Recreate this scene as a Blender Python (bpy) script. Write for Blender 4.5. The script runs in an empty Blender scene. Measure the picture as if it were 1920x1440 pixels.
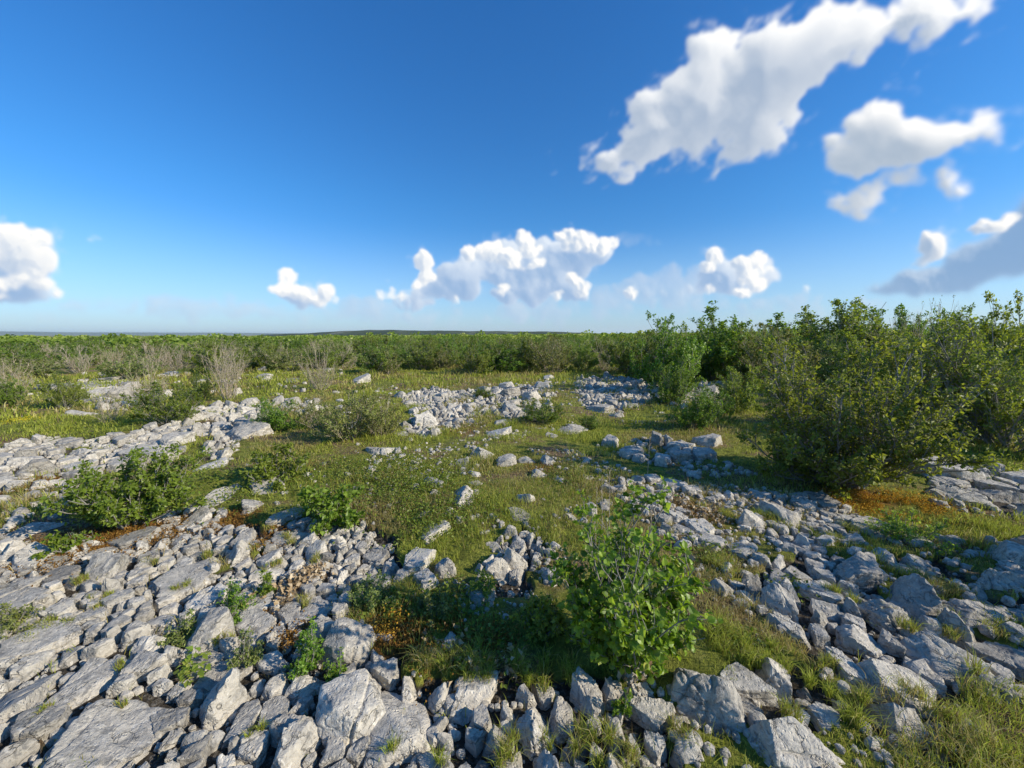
import bpy, math, random
import numpy as np
from mathutils import Vector, Euler

# ------------------------------------------------------------------ scene, camera, sun, sky, exposure
SC = bpy.context.scene
COL = SC.collection
F = 730.0                      # focal length in photo pixels (photo 1920 x 1440)
PITCH = math.radians(7.2)
CAMZ = 1.6
cam_d = bpy.data.cameras.new("camera")
cam = bpy.data.objects.new("camera", cam_d)
COL.objects.link(cam)
cam.location = (0, 0, CAMZ)
cam.rotation_euler = (math.pi / 2 - PITCH, 0, 0)
cam_d.sensor_width = 36.0
cam_d.lens = 36.0 * F / 1920.0
cam_d.clip_start = 0.05
cam_d.clip_end = 60000
SC.camera = cam

SUN_AZ = math.radians(108)     # clockwise from the view direction (+Y)
SUN_EL = math.radians(27)
to_sun = Vector((math.sin(SUN_AZ) * math.cos(SUN_EL), math.cos(SUN_AZ) * math.cos(SUN_EL), math.sin(SUN_EL)))
sun_d = bpy.data.lights.new("sun", 'SUN')
sun_d.energy = 5.0
sun_d.angle = math.radians(0.55)
sun_d.color = (1.0, 0.90, 0.74)
sun = bpy.data.objects.new("sun", sun_d)
COL.objects.link(sun)
sun.rotation_euler = to_sun.to_track_quat('Z', 'Y').to_euler()

SC.view_settings.view_transform = 'Standard'
SC.view_settings.look = 'None'
SC.view_settings.exposure = 0.27
SC.view_settings.gamma = 1.0
try:
    SC.cycles.use_denoising = True
    SC.cycles.max_bounces = 6
    SC.cycles.diffuse_bounces = 3
    SC.cycles.transparent_max_bounces = 6
    SC.cycles.volume_bounces = 1
except Exception:
    pass

CP, SP = math.cos(PITCH), math.sin(PITCH)


def pix_dir(px, py):
    """world direction through a photo pixel"""
    a = (px - 960.0) / F
    b = (720.0 - py) / F
    return (a, CP + b * SP, -SP + b * CP)


def project(x, y, z):
    """world point(s) to photo pixels and depth"""
    dz = z - CAMZ
    dep = y * CP - dz * SP
    up = y * SP + dz * CP
    dep_ = np.where(np.abs(dep) < 1e-4, 1e-4, dep)
    return 960 + F * x / dep_, 720 - F * up / dep_, dep


def at(px, py):
    """ground point seen at a photo pixel"""
    d = pix_dir(px, py)
    t = CAMZ / -d[2]
    return d[0] * t, d[1] * t


def z_at(x, y, py):
    """height at ground place x, y that shows at photo row py"""
    b = (720.0 - py) / F
    # (y*SP + dz*CP) = b*(y*CP - dz*SP)
    dz = y * (b * CP - SP) / (CP + b * SP)
    return CAMZ + dz


# ------------------------------------------------------------------ node helpers
class NT:
    def __init__(self, tree):
        self.t = tree

    def n(self, kind, ins=None, **props):
        nd = self.t.nodes.new(kind)
        for k, v in props.items():
            setattr(nd, k, v)
        if ins:
            for k, v in ins.items():
                s = nd.inputs[k]
                if isinstance(v, bpy.types.NodeSocket):
                    self.t.links.new(v, s)
                else:
                    s.default_value = v
        return nd

    def math(self, op, a, b=None, c=None, clamp=False):
        ins = {0: a}
        if b is not None:
            ins[1] = b
        if c is not None:
            ins[2] = c
        nd = self.n('ShaderNodeMath', ins, operation=op)
        nd.use_clamp = clamp
        return nd.outputs[0]

    def vmath(self, op, a, b=None):
        ins = {0: a}
        if b is not None:
            ins[1] = b
        return self.n('ShaderNodeVectorMath', ins, operation=op).outputs[0]

    def mix(self, fac, a, b, blend='MIX'):
        nd = self.t.nodes.new('ShaderNodeMix')
        nd.data_type = 'RGBA'
        nd.blend_type = blend
        nd.clamp_factor = True
        for s, v in ((nd.inputs['Factor'], fac), (nd.inputs['A'], a), (nd.inputs['B'], b)):
            # pick the enabled colour sockets
            pass
        fs = nd.inputs[0]
        A = [s for s in nd.inputs if s.name == 'A' and s.type == 'RGBA'][0]
        B = [s for s in nd.inputs if s.name == 'B' and s.type == 'RGBA'][0]
        for s, v in ((fs, fac), (A, a), (B, b)):
            if isinstance(v, bpy.types.NodeSocket):
                self.t.links.new(v, s)
            else:
                s.default_value = v if not isinstance(v, tuple) or len(v) == 4 else (*v, 1.0)
        return [s for s in nd.outputs if s.type == 'RGBA'][0]

    def ramp(self, fac, stops, interp='LINEAR'):
        nd = self.t.nodes.new('ShaderNodeValToRGB')
        nd.color_ramp.interpolation = interp
        el = nd.color_ramp.elements
        while len(el) > 1:
            el.remove(el[-1])
        for i, (p, c) in enumerate(stops):
            e = el[0] if i == 0 else el.new(p)
            e.position = p
            e.color = c if len(c) == 4 else (*c, 1.0)
        self.t.links.new(fac, nd.inputs[0])
        return nd.outputs[0]

    def smooth(self, v, lo, hi):
        nd = self.n('ShaderNodeMapRange', {0: v, 1: lo, 2: hi, 3: 0.0, 4: 1.0}, interpolation_type='SMOOTHSTEP')
        return nd.outputs[0]

    def noise(self, vec, scale, detail=4, rough=0.5, dist=0.0, out='Fac'):
        nd = self.n('ShaderNodeTexNoise', {'Vector': vec, 'Scale': scale, 'Detail': detail, 'Roughness': rough, 'Distortion': dist})
        return nd.outputs[0 if out == 'Fac' else 1]

    def link(self, a, b):
        self.t.links.new(a, b)


# ------------------------------------------------------------------ numeric noise
_rg = np.random.default_rng(11)
_TAB = _rg.random((32, 32, 32)).astype(np.float32) * 2 - 1


def vnoise(p):
    """value noise, p (n, 3) -> (n,) in -1..1"""
    i = np.floor(p).astype(np.int64)
    f = (p - i).astype(np.float32)
    f = f * f * (3 - 2 * f)
    i0 = i & 31
    i1 = (i + 1) & 31
    x0, y0, z0 = i0[:, 0], i0[:, 1], i0[:, 2]
    x1, y1, z1 = i1[:, 0], i1[:, 1], i1[:, 2]
    fx, fy, fz = f[:, 0], f[:, 1], f[:, 2]
    a = _TAB[x0, y0, z0] * (1 - fx) + _TAB[x1, y0, z0] * fx
    b = _TAB[x0, y1, z0] * (1 - fx) + _TAB[x1, y1, z0] * fx
    c = _TAB[x0, y0, z1] * (1 - fx) + _TAB[x1, y0, z1] * fx
    d = _TAB[x0, y1, z1] * (1 - fx) + _TAB[x1, y1, z1] * fx
    return (a * (1 - fy) + b * fy) * (1 - fz) + (c * (1 - fy) + d * fy) * fz


def fbm(p, octs=4, gain=0.5):
    r = np.zeros(len(p), np.float32)
    a = 1.0
    for k in range(octs):
        r += a * vnoise(p + 7.3 * k)
        p = p * 2.03
        a *= gain
    return r


def fbm2(x, y, s, octs=4, seed=0.0):
    return fbm(np.stack([x * s, y * s, np.full_like(x, seed)], 1), octs)


# ------------------------------------------------------------------ world: Nishita sky with cumulus
def bake_clouds():
    """colour and cover of the clouds over azimuth -64..64 deg, elevation -1..56 deg -> float array (H, W, 4)"""
    W, H = 2400, 1100
    az = np.radians(np.linspace(-64, 64, W))
    el = np.radians(np.linspace(-1, 56, H))
    AZ, EL = np.meshgrid(az, el)
    dx = np.sin(AZ) * np.cos(EL); dy = np.cos(AZ) * np.cos(EL); dz = np.sin(EL)
    dep = dy * CP - dz * SP
    PXg = 960 + F * dx / dep
    PYg = 720 - F * (dy * SP + dz * CP) / dep
    del dx, dy, dz, dep
    rng = np.random.default_rng(77)

    def nz(scale, octs, seed, gain=0.55, sx=1.0, sy=1.0, rot=0.0):
        c, s = math.cos(rot), math.sin(rot)
        a = (PXg * c + PYg * s) / scale * sx
        b = (-PXg * s + PYg * c) / scale * sy
        return fbm(np.stack([a.ravel(), b.ravel(), np.full(a.size, seed)], 1), octs, gain).reshape(a.shape)

    def blur(a, k):
        """box blur three times"""
        for _ in range(3):
            for ax in (0, 1):
                c = np.cumsum(np.concatenate([np.repeat(np.take(a, [0], ax), k + 1, ax), a, np.repeat(np.take(a, [-1], ax), k, ax)], ax), ax, dtype=np.float64)
                n = a.shape[ax]
                hi = np.take(c, range(2 * k + 1, 2 * k + 1 + n), ax)
                lo = np.take(c, range(0, n), ax)
                a = ((hi - lo) / (2 * k + 1)).astype(np.float32)
        return a

    DA = math.degrees(az[1] - az[0])
    out_c = np.zeros((H, W, 3), np.float32)
    out_a = np.zeros((H, W), np.float32)
    wx = (nz(70, 4, 3.0) * 16).astype(np.float32)
    wy = (nz(70, 4, 13.0) * 16).astype(np.float32)
    fine = nz(26, 5, 21.0, 0.6).astype(np.float32)
    big_n = nz(75, 4, 91.0, 0.55, 1.0, 1.7, math.radians(-38)).astype(np.float32)

    def layer(blobs, puff_n, puff_r, wob, erode, edge, lit, shade, L_k, base_k, opac, wisp=0.0, rot=0.0, det=1.0, flat=0.0, streak=2.6, soft=5, steps=(10, 20, 34, 50), amb=0.42, mott=1.0, holes=0.0, gf=(0.28, 0.8, 1.3), bulk=0.8, feather=1):
        nonlocal out_c, out_a
        Hm = np.zeros((H, W), np.float32)
        X = PXg + wx * wob
        Y = PYg + wy * wob
        puffs = []
        for (px, py, rx, ry, ang, wt) in blobs:
            ca, sa = math.cos(math.radians(ang)), math.sin(math.radians(ang))
            n = max(3, int(puff_n * math.sqrt(wt)))
            m = min(rx, ry)
            for k in range(n):
                t = rng.random() * 2 * math.pi
                q = math.sqrt(rng.random()) * 0.80
                r = m * rng.uniform(*puff_r) * (1.15 - 0.5 * q)
                ox, oy = rx * q * math.cos(t), ry * q * math.sin(t)
                puffs.append((px + ox * ca + oy * sa, py - ox * sa * -1 * -1 + oy * ca if False else py - ox * sa + oy * ca, r, wt, math.sqrt(max(0, 1 - q * q)) * m * bulk))
        for (cx, cy, r, wt, zc) in puffs:
            d = pix_dir(cx, cy)
            a0 = math.degrees(math.atan2(d[0], d[1]))
            e0 = math.degrees(math.atan2(d[2], math.hypot(d[0], d[1])))
            span = math.degrees(r * 1.6 / F) + 0.4 + math.degrees(28 * wob / F)
            i0 = int((a0 + 64 - span / max(0.3, math.cos(math.radians(e0)))) / 128 * (W - 1)); i1 = int((a0 + 64 + span / max(0.3, math.cos(math.radians(e0)))) / 128 * (W - 1)) + 2
            j0 = int((e0 + 1 - span) / 57 * (H - 1)); j1 = int((e0 + 1 + span) / 57 * (H - 1)) + 2
            i0, j0 = max(0, i0), max(0, j0)
            if i1 <= i0 or j1 <= j0 or i0 >= W or j0 >= H:
                continue
            sl = (slice(j0, min(j1, H)), slice(i0, min(i1, W)))
            d2 = ((X[sl] - cx) ** 2 + (Y[sl] - cy) ** 2) / (r * r)
            hgt = (np.sqrt(np.maximum(0, 1 - d2)) * r + zc * np.clip(1.3 - d2, 0, 1)) * wt * (d2 < 1)
            Hm[sl] = np.maximum(Hm[sl], hgt)
        Hs = blur(Hm, 2)
        Hb = blur(Hm, 14)
        T = Hs * 0.65 + Hb * 0.35
        T = T + fine * erode * det * (0.35 + np.clip(T / 40, 0, 1))
        if wisp:
            st = nz(60, 5, 55.0, 0.6, 1.0, streak, rot)
            T = T + st * wisp
        T = T - erode * 0.25 - holes * np.clip(big_n - 0.15, 0, 1)
        T = np.where(Hb > 0.6, T, 0)
        a = np.clip(T / edge, 0, 1)
        a = a * a * (3 - 2 * a)
        a = blur(a.astype(np.float32), 1 if feather < 2 else feather)
        # light: march towards the sun across the height field, and the slope that faces it
        rel = SUN_AZ - AZ
        lx = np.sin(rel) * math.cos(SUN_EL); lz = -np.cos(rel) * math.cos(SUN_EL); ly = math.sin(SUN_EL)
        Tn = blur(T.astype(np.float32), 1)
        Tw = blur(T.astype(np.float32), soft)
        Tv = blur(T.astype(np.float32), soft * 3)
        gy, gx = np.gradient(Tn)
        gy2, gx2 = np.gradient(Tw)
        gy3, gx3 = np.gradient(Tv)
        s = F * math.radians(DA)
        gx = (gx * gf[0] + gx2 * gf[1] + gx3 * gf[2]) / s; gy = (gy * gf[0] + gy2 * gf[1] + gy3 * gf[2]) / s
        nn = np.sqrt(1 + gx * gx + gy * gy)
        lam = (-gx * lx - gy * ly + np.maximum(lz, 0.15)) / nn
        shd = np.clip(lam * L_k + amb + mott * fine * 0.09 + mott * big_n * 0.16, 0, 1)
        # the bases are dim: thick cloud above them
        up = np.zeros_like(T)
        for sh in steps:
            up[:-sh] += np.clip(Tw[sh:], 0, None) / len(steps)
        shd = shd * np.exp(-base_k * np.clip(up, 0, None) / 30)
        shd = np.clip(shd - flat, 0, 1)
        thin = np.exp(-np.clip(T, 0, None) / (edge * 1.4))
        shd = np.clip(shd + 0.30 * thin, 0, 1)[..., None]
        c = np.array(shade, np.float32) * (1 - shd) + np.array(lit, np.float32) * shd
        a = a * opac
        na = a + out_a * (1 - a)
        out_c = (c * a[..., None] + out_c * (out_a * (1 - a))[..., None]) / np.maximum(na, 1e-5)[..., None]
        out_a = na

    veil = [(300, 572, 260, 14, 0, 0.7), (200, 565, 60, 9, 0, 0.6), (420, 584, 200, 12, 0, 0.8), (700, 594, 200, 12, 0, 0.8), (950, 588, 300, 14, 0, 0.9), (1250, 545, 170, 22, 6, 0.7),
            (100, 600, 240, 10, 0, 0.6), (1500, 578, 300, 14, 0, 0.8), (1200, 455, 80, 10, 0, 0.45), (680, 575, 70, 16, 0, 0.8), (1230, 525, 70, 10, 8, 0.6), (560, 585, 160, 10, 0, 0.7)]
    slate = [(1930, 455, 110, 40, 22, 1.2), (1840, 490, 110, 30, 17, 1.1), (1740, 518, 85, 20, 13, 1.0), (1670, 536, 60, 11, 8, 0.9), (1960, 440, 100, 50, 22, 1.1), (1800, 520, 100, 14, 6, 0.9)]
    body = [(10, 505, 62, 55, 0, 0.8), (50, 556, 66, 13, 0, 0.7), (30, 470, 60, 30, 0, 0.8), (548, 553, 48, 20, -20, 0.8), (590, 573, 38, 8, 0, 0.6),
            (790, 561, 76, 14, 0, 0.8), (845, 528, 52, 34, 20, 0.8), (900, 495, 60, 24, 0, 0.8), (1000, 548, 96, 26, 0, 1.0), (985, 475, 100, 26, 0, 0.9), (1000, 505, 84, 32, 0, 0.85), (1080, 480, 70, 34, 10, 0.85), (1060, 545, 50, 24, 0, 0.8),
            (1335, 545, 68, 12, 0, 0.8), (1370, 520, 64, 28, 0, 0.85), (1430, 515, 40, 22, 0, 0.8), (1205, 558, 50, 12, 0, 0.5), (1500, 552, 40, 8, 0, 0.5), (820, 545, 50, 18, 0, 0.8)]
    low = [(15, 434, 48, 15, 0, 1.0), (60, 448, 36, 14, -10, 1.0), (25, 478, 56, 28, 0, 1.0), (70, 498, 30, 24, 0, 1.0), (102, 552, 24, 10, -15, 1.0), (72, 530, 32, 13, -15, 1.0), (3, 558, 24, 9, 0, 1.0), (18, 528, 34, 14, 0, 0.9), (173, 452, 18, 9, 0, 0.8),
           (535, 518, 18, 13, 0, 1.0), (520, 543, 24, 14, 0, 1.0), (556, 548, 28, 13, -15, 1.0), (577, 561, 22, 9, 0, 0.9), (607, 550, 16, 17, 0, 1.0), (622, 566, 13, 9, 0, 0.9), (596, 562, 18, 9, 0, 1.0),
           (735, 551, 20, 11, 0, 1.0), (712, 552, 15, 9, 0, 1.0), (756, 557, 14, 8, 0, 0.9), (790, 490, 18, 17, 0, 1.1), (799, 512, 16, 14, 0, 1.1), (787, 530, 14, 10, 0, 0.9), (849, 566, 8, 8, 0, 1.0), (822, 560, 12, 5, 0, 0.8),
           (880, 472, 24, 14, 0, 1.0), (916, 468, 28, 17, 0, 1.0), (956, 480, 28, 15, 0, 1.0), (990, 445, 20, 14, 0, 1.0), (1002, 462, 26, 13, 0, 1.0), (1060, 443, 26, 13, 0, 1.1), (1086, 456, 38, 16, 0, 1.1), (1122, 463, 32, 14, 0, 1.0), (1150, 458, 13, 11, 0, 1.0), (1006, 493, 17, 10, 0, 1.0), (972, 496, 20, 10, 0, 0.9),
           (945, 536, 10, 13, 0, 1.0), (938, 550, 8, 8, 0, 0.8), (1040, 561, 18, 8, 0, 1.0), (1086, 549, 18, 12, 0, 1.0), (1072, 528, 20, 13, 0, 1.0), (1103, 535, 10, 8, 0, 0.8),
           (1341, 487, 16, 14, 0, 1.1), (1330, 506, 19, 11, 0, 1.0), (1393, 492, 22, 14, 0, 1.1), (1426, 488, 18, 14, 0, 1.1), (1451, 510, 21, 9, 0, 1.0), (1402, 515, 24, 15, 0, 1.0), (1396, 546, 17, 10, 0, 1.0), (1335, 546, 13, 9, 0, 1.0), (1430, 530, 19, 12, 0, 1.0),
           (1178, 558, 17, 11, 0, 1.0), (1246, 548, 11, 7, 0, 0.7), (1515, 548, 11, 8, 0, 0.8)]
    caps = [(1752, 448, 26, 24, 20, 1.0), (1745, 470, 24, 16, 20, 0.9), (1860, 418, 44, 16, 12, 0.95), (1885, 408, 20, 12, 12, 0.9), (1722, 484, 26, 12, 15, 0.8)]
    big = [(1140, 300, 45, 32, 20, 1.0), (1190, 262, 60, 40, 30, 1.05), (1250, 215, 80, 55, 38, 1.1), (1330, 180, 96, 66, 40, 1.2), (1390, 235, 80, 58, 20, 1.15), (1285, 235, 90, 45, 25, 1.0),
           (1345, 92, 50, 46, 30, 1.0), (1450, 115, 100, 78, 35, 1.25), (1555, 75, 105, 62, 25, 1.05), (1690, 32, 120, 56, 15, 0.8),
           (1800, 8, 110, 40, 12, 0.6), (1265, 312, 16, 10, 10, 0.6), (1375, 292, 66, 30, 8, 1.0), (1300, 275, 60, 30, 10, 0.95), (1460, 190, 60, 52, 45, 0.95), (1620, 60, 80, 50, 20, 0.8)]
    mid = [(1700, 270, 110, 44, 6, 1.15), (1640, 240, 50, 40, 0, 0.95), (1595, 285, 52, 38, 0, 0.95), (1785, 262, 60, 34, 18, 1.0), (1848, 235, 28, 32, 40, 1.0), (1740, 285, 90, 26, 12, 1.0),
           (1612, 368, 56, 26, 14, 1.0), (1680, 345, 56, 20, 8, 0.9), (1785, 342, 46, 22, 5, 0.95)]
    wisps = [(1630, 190, 60, 16, 42, 0.35), (1690, 140, 34, 16, 30, 0.35), (1048, 312, 26, 10, -35, 0.25), (1865, 385, 34, 9, 0, 0.3), (1590, 225, 40, 14, 40, 0.3), (1420, 45, 60, 12, 55, 0.3), (1215, 455, 60, 8, 0, 0.2)]
    R45 = math.radians(-38)
    layer(veil, 40, (0.8, 1.5), 0.9, 6, 26, (0.60, 0.68, 0.80), (0.36, 0.50, 0.72), 0.4, 0.3, 0.6)
    layer(slate, 60, (0.5, 1.0), 0.7, 6, 14, (0.55, 0.65, 0.78), (0.21, 0.35, 0.57), 0.7, 0.9, 0.93, flat=0.12, soft=8, amb=0.42, mott=1.6, feather=3)
    layer(caps, 34, (0.25, 0.55), 0.7, 4.5, 9, (0.97, 0.95, 0.92), (0.30, 0.42, 0.60), 0.8, 1.2, 1.0, soft=4, amb=0.5)
    layer(body, 40, (0.35, 0.8), 0.8, 5, 11, (0.74, 0.81, 0.90), (0.27, 0.42, 0.66), 0.75, 0.9, 0.97, soft=5, steps=(10, 20, 32), amb=0.44, holes=1, bulk=0.6, feather=2)
    layer(low, 16, (0.40, 0.90), 0.45, 5.0, 9.5, (1.0, 0.98, 0.94), (0.40, 0.52, 0.70), 0.9, 0.55, 0.97, soft=3, steps=(8, 14), amb=0.62, holes=2, gf=(0.5, 0.8, 0.8), bulk=0.5, mott=1.5)
    layer(wisps, 30, (0.4, 0.9), 1.3, 6, 34, (0.76, 0.83, 0.91), (0.50, 0.62, 0.80), 0.4, 0.2, 0.8, 8, R45)
    layer(mid, 50, (0.30, 0.80), 1.0, 10, 30, (0.97, 0.96, 0.95), (0.33, 0.42, 0.54), 0.75, 1.35, 1.0, 5, 0, soft=7, steps=(22, 36, 52), amb=0.57, holes=2, gf=(0.04, 0.6, 1.5), bulk=0.7, feather=2, mott=0.7)
    layer(big, 50, (0.30, 0.66), 1.2, 15, 38, (0.97, 0.97, 0.965), (0.34, 0.43, 0.57), 0.9, 0.40, 1.0, 14, R45, 1.0, soft=9, amb=0.50, mott=0.7, holes=9, gf=(0.03, 0.55, 1.9), bulk=0.75, feather=2)
    return np.concatenate([out_c, out_a[..., None]], -1)


def build_world():
    w = bpy.data.worlds.new("World")
    SC.world = w
    w.use_nodes = True
    t = w.node_tree
    t.nodes.clear()
    N = NT(t)
    sky = t.nodes.new('ShaderNodeTexSky')
    sky.sky_type = 'NISHITA'
    sky.sun_disc = False
    sky.sun_elevation = SUN_EL
    sky.sun_rotation = SUN_AZ
    sky.altitude = 100
    sky.air_density = 1.0
    sky.dust_density = 0.6
    sky.ozone_density = 2.2
    hs = N.n('ShaderNodeHueSaturation', {'Color': sky.outputs[0], 'Saturation': 1.18, 'Value': 1.0})
    co = t.nodes.new('ShaderNodeTexCoord').outputs['Generated']
    x, y, z = N.n('ShaderNodeSeparateXYZ', {0: co}).outputs
    tint = N.ramp(z, [(0.0, (0.60, 0.82, 1.20)), (0.10, (0.55, 0.87, 1.20)), (0.30, (0.42, 0.93, 1.29)), (0.7, (0.36, 0.94, 1.40))])
    base = N.mix(1.0, hs.outputs[0], tint, 'MULTIPLY')
    base = N.mix(N.math('MULTIPLY', N.math('SUBTRACT', 1.0, N.smooth(z, 0.0, 0.26)), 0.42), base, (4.2, 5.6, 7.3))
    az = N.math('ARCTAN2', x, y)
    el = N.math('ARCSINE', z)
    u = N.math('MULTIPLY_ADD', az, 1.0 / math.radians(128), 0.5)
    v = N.math('MULTIPLY_ADD', el, 1.0 / math.radians(57), 1.0 / 57)
    arr = bake_clouds().astype(np.float32)
    H, W = arr.shape[:2]
    img = bpy.data.images.new('cloud_cover', W, H, alpha=True, float_buffer=True)
    img.colorspace_settings.name = 'Non-Color'
    img.alpha_mode = 'CHANNEL_PACKED'
    img.pixels.foreach_set(arr.ravel())
    img.update()
    img.pack()
    tx = N.n('ShaderNodeTexImage', {'Vector': N.n('ShaderNodeCombineXYZ', {0: u, 1: v, 2: 0.0}).outputs[0]}, interpolation='Linear', extension='CLIP')
    tx.image = img
    cc = N.vmath('MULTIPLY', tx.outputs[0], (7.9, 7.9, 7.9))
    colour = N.mix(tx.outputs[1], base, cc)
    bg = N.n('ShaderNodeBackground', {'Color': colour, 'Strength': 0.115})
    out = t.nodes.new('ShaderNodeOutputWorld')
    N.link(bg.outputs[0], out.inputs[0])
    w.cycles.sampling_method = 'MANUAL'
    w.cycles.sample_map_resolution = 512


build_world()

# ------------------------------------------------------------------ zones, drawn where they lie on the ground
def gpoly(pts):
    return np.array([at(px, max(py, 655)) for px, py in pts])


def inside(poly, x, y):
    r = np.zeros(len(x), bool)
    n = len(poly)
    for i in range(n):
        x0, y0 = poly[i]
        x1, y1 = poly[(i + 1) % n]
        c = (y0 > y) != (y1 > y)
        xx = (x1 - x0) * (y - y0) / (y1 - y0 + 1e-12) + x0
        r ^= c & (x < xx)
    return r


# name, outline, stone radius, top height range, elongation, share kept, flatness
ZONES = [
    ('left_pavement', [(-500, 1060), (60, 1040), (110, 1035), (250, 1022), (330, 955), (400, 945), (430, 985), (500, 1000), (560, 962), (680, 975), (745, 1040), (740, 1085), (660, 1110), (640, 1150), (715, 1240), (830, 1280), (1060, 1282), (1160, 1275), (1215, 1310), (1230, 1440), (1260, 1700), (-900, 1700)],
     0.076, (0.03, 0.11), 1.45, 1.0, 0.8),
    ('far_slabs', [(-500, 850), (0, 842), (90, 822), (230, 818), (330, 798), (335, 862), (280, 862), (135, 900), (140, 970), (90, 1005), (0, 1060), (-500, 1060)],
     0.15, (0.03, 0.12), 1.5, 0.78, 0.8),
    ('stone_band', [(230, 822), (330, 792), (370, 762), (500, 748), (590, 742), (600, 768), (480, 790), (435, 860), (395, 858), (410, 812), (330, 812)],
     0.14, (0.04, 0.16), 1.2, 0.75, 0.4),
    ('heap', [(745, 742), (800, 728), (880, 736), (960, 722), (1035, 724), (1030, 765), (965, 785), (905, 780), (850, 798), (800, 822), (762, 812), (770, 770)],
     0.105, (0.03, 0.17), 1.1, 0.9, 0.1),
    ('heap_right', [(1085, 712), (1180, 706), (1235, 722), (1240, 752), (1150, 775), (1092, 765)],
     0.11, (0.02, 0.15), 1.1, 0.75, 0.1),
    ('back_left', [(160, 712), (240, 708), (255, 750), (230, 770), (165, 752)], 0.2, (0.04, 0.22), 1.2, 0.6, 0.6),
    ('right_pavement', [(1395, 1060), (1440, 1020), (1520, 1000), (1600, 1010), (1700, 1040), (1900, 1020), (2300, 1010), (2700, 1400), (1930, 1330), (1800, 1300), (1700, 1335), (1560, 1300), (1470, 1210), (1400, 1130)],
     0.105, (0.04, 0.18), 1.7, 0.9, 0.6),
    ('right_front', [(1190, 1280), (1330, 1290), (1420, 1265), (1540, 1290), (1680, 1340), (1700, 1400), (1640, 1700), (1230, 1700), (1230, 1440)],
     0.075, (0.03, 0.12), 1.2, 0.8, 0.58),
    ('right_middle', [(1120, 905), (1330, 905), (1500, 925), (1620, 960), (1660, 1010), (1520, 1010), (1440, 1040), (1330, 1040), (1220, 1000)],
     0.085, (0.01, 0.08), 1.3, 0.68, 0.6),
    ('right_slabs', [(1740, 900), (1850, 885), (2300, 890), (2500, 985), (1920, 985), (1800, 965), (1740, 945)],
     0.17, (0.05, 0.16), 1.5, 0.75, 0.7),
    ('middle_clump', [(900, 1070), (935, 1010), (980, 1000), (1060, 1040), (1065, 1085), (990, 1100), (930, 1090)],
     0.065, (0.03, 0.13), 1.1, 0.9, 0.2),
    ('edge_clump', [(590, 985), (680, 980), (740, 1040), (700, 1085), (620, 1060)],
     0.06, (0.03, 0.11), 1.1, 0.8, 0.2),
    ('shade_stones', [(1110, 830), (1240, 815), (1340, 860), (1420, 890), (1320, 900), (1180, 860)],
     0.12, (0.02, 0.12), 1.2, 0.45, 0.6),
    ('grass_stones', [(620, 1010), (700, 830), (860, 830), (1080, 790), (1100, 860), (1230, 900), (1060, 1010), (900, 1000)],
     0.085, (-0.01, 0.06), 1.2, 0.16, 0.4),
    ('grass_stones', [(330, 940), (430, 830), (600, 830), (700, 830), (620, 950)],
     0.07, (-0.01, 0.04), 1.2, 0.09, 0.4),
    ('grass_stones', [(700, 1270), (660, 1110), (900, 1080), (1060, 1120), (1060, 1240), (850, 1260)],
     0.055, (-0.01, 0.05), 1.2, 0.30, 0.4),
    ('grass_stones', [(1300, 1020), (1400, 1060), (1440, 1230), (1350, 1260), (1310, 1120)],
     0.05, (-0.01, 0.04), 1.2, 0.25, 0.4),
    ('grass_stones', [(1660, 1340), (1920, 1300), (2300, 1350), (2300, 1700), (1650, 1700)],
     0.06, (-0.01, 0.05), 1.2, 0.35, 0.4),
    ('grass_stones', [(620, 725), (1240, 705), (1300, 790), (1050, 800), (860, 820), (640, 830)],
     0.12, (-0.01, 0.06), 1.2, 0.07, 0.4),
    ('grass_stones', [(1260, 735), (1340, 715), (1360, 760), (1260, 770)],
     0.14, (0.02, 0.16), 1.2, 0.5, 0.4),
    ('grass_stones', [(0, 700), (640, 690), (640, 725), (330, 760), (0, 780)],
     0.20, (0.0, 0.14), 1.3, 0.04, 0.4),
]
ZP = [gpoly(z[1]) for z in ZONES]
ROCKY = [i for i, z in enumerate(ZONES) if z[5] >= 0.75 and z[2] < 0.3]


def grassy(x, y):
    return fbm2(x, y, 1.5, 3, 33.0)


def rocky_mask(x, y):
    wx = x + 0.17 * fbm2(x, y, 3.1, 3, 2.0)
    wy = y + 0.17 * fbm2(x, y, 3.1, 3, 9.0)
    m = np.zeros(len(x), bool)
    g = grassy(x, y)
    for i in ROCKY:
        m |= inside(ZP[i], wx, wy) & (g < (0.95 if ZONES[i][0] == 'left_pavement' else 0.38))
    return m


def ground_z(x, y):
    x = np.atleast_1d(np.asarray(x, float))
    y = np.atleast_1d(np.asarray(y, float))
    r = np.hypot(x, y)
    z = 0.035 * fbm2(x, y, 0.9, 3, 1.0) * np.clip((r - 0.3) / 1.5, 0, 1)
    z += 0.15 * fbm2(x, y, 0.13, 2, 4.0) * np.clip((r - 6) / 25, 0, 1)
    z += 0.014 * fbm2(x, y, 6.0, 3, 3.0) * np.clip(1 - r / 14, 0, 1)
    # the land falls away slowly to the left
    az = np.arctan2(x, np.maximum(y, 1e-3))
    fall = np.clip((r - 120) / 800, 0, 1) * np.clip((-az + 0.15) * 1.2, -0.25, 1)
    z -= 9.0 * fall
    return z


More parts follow.
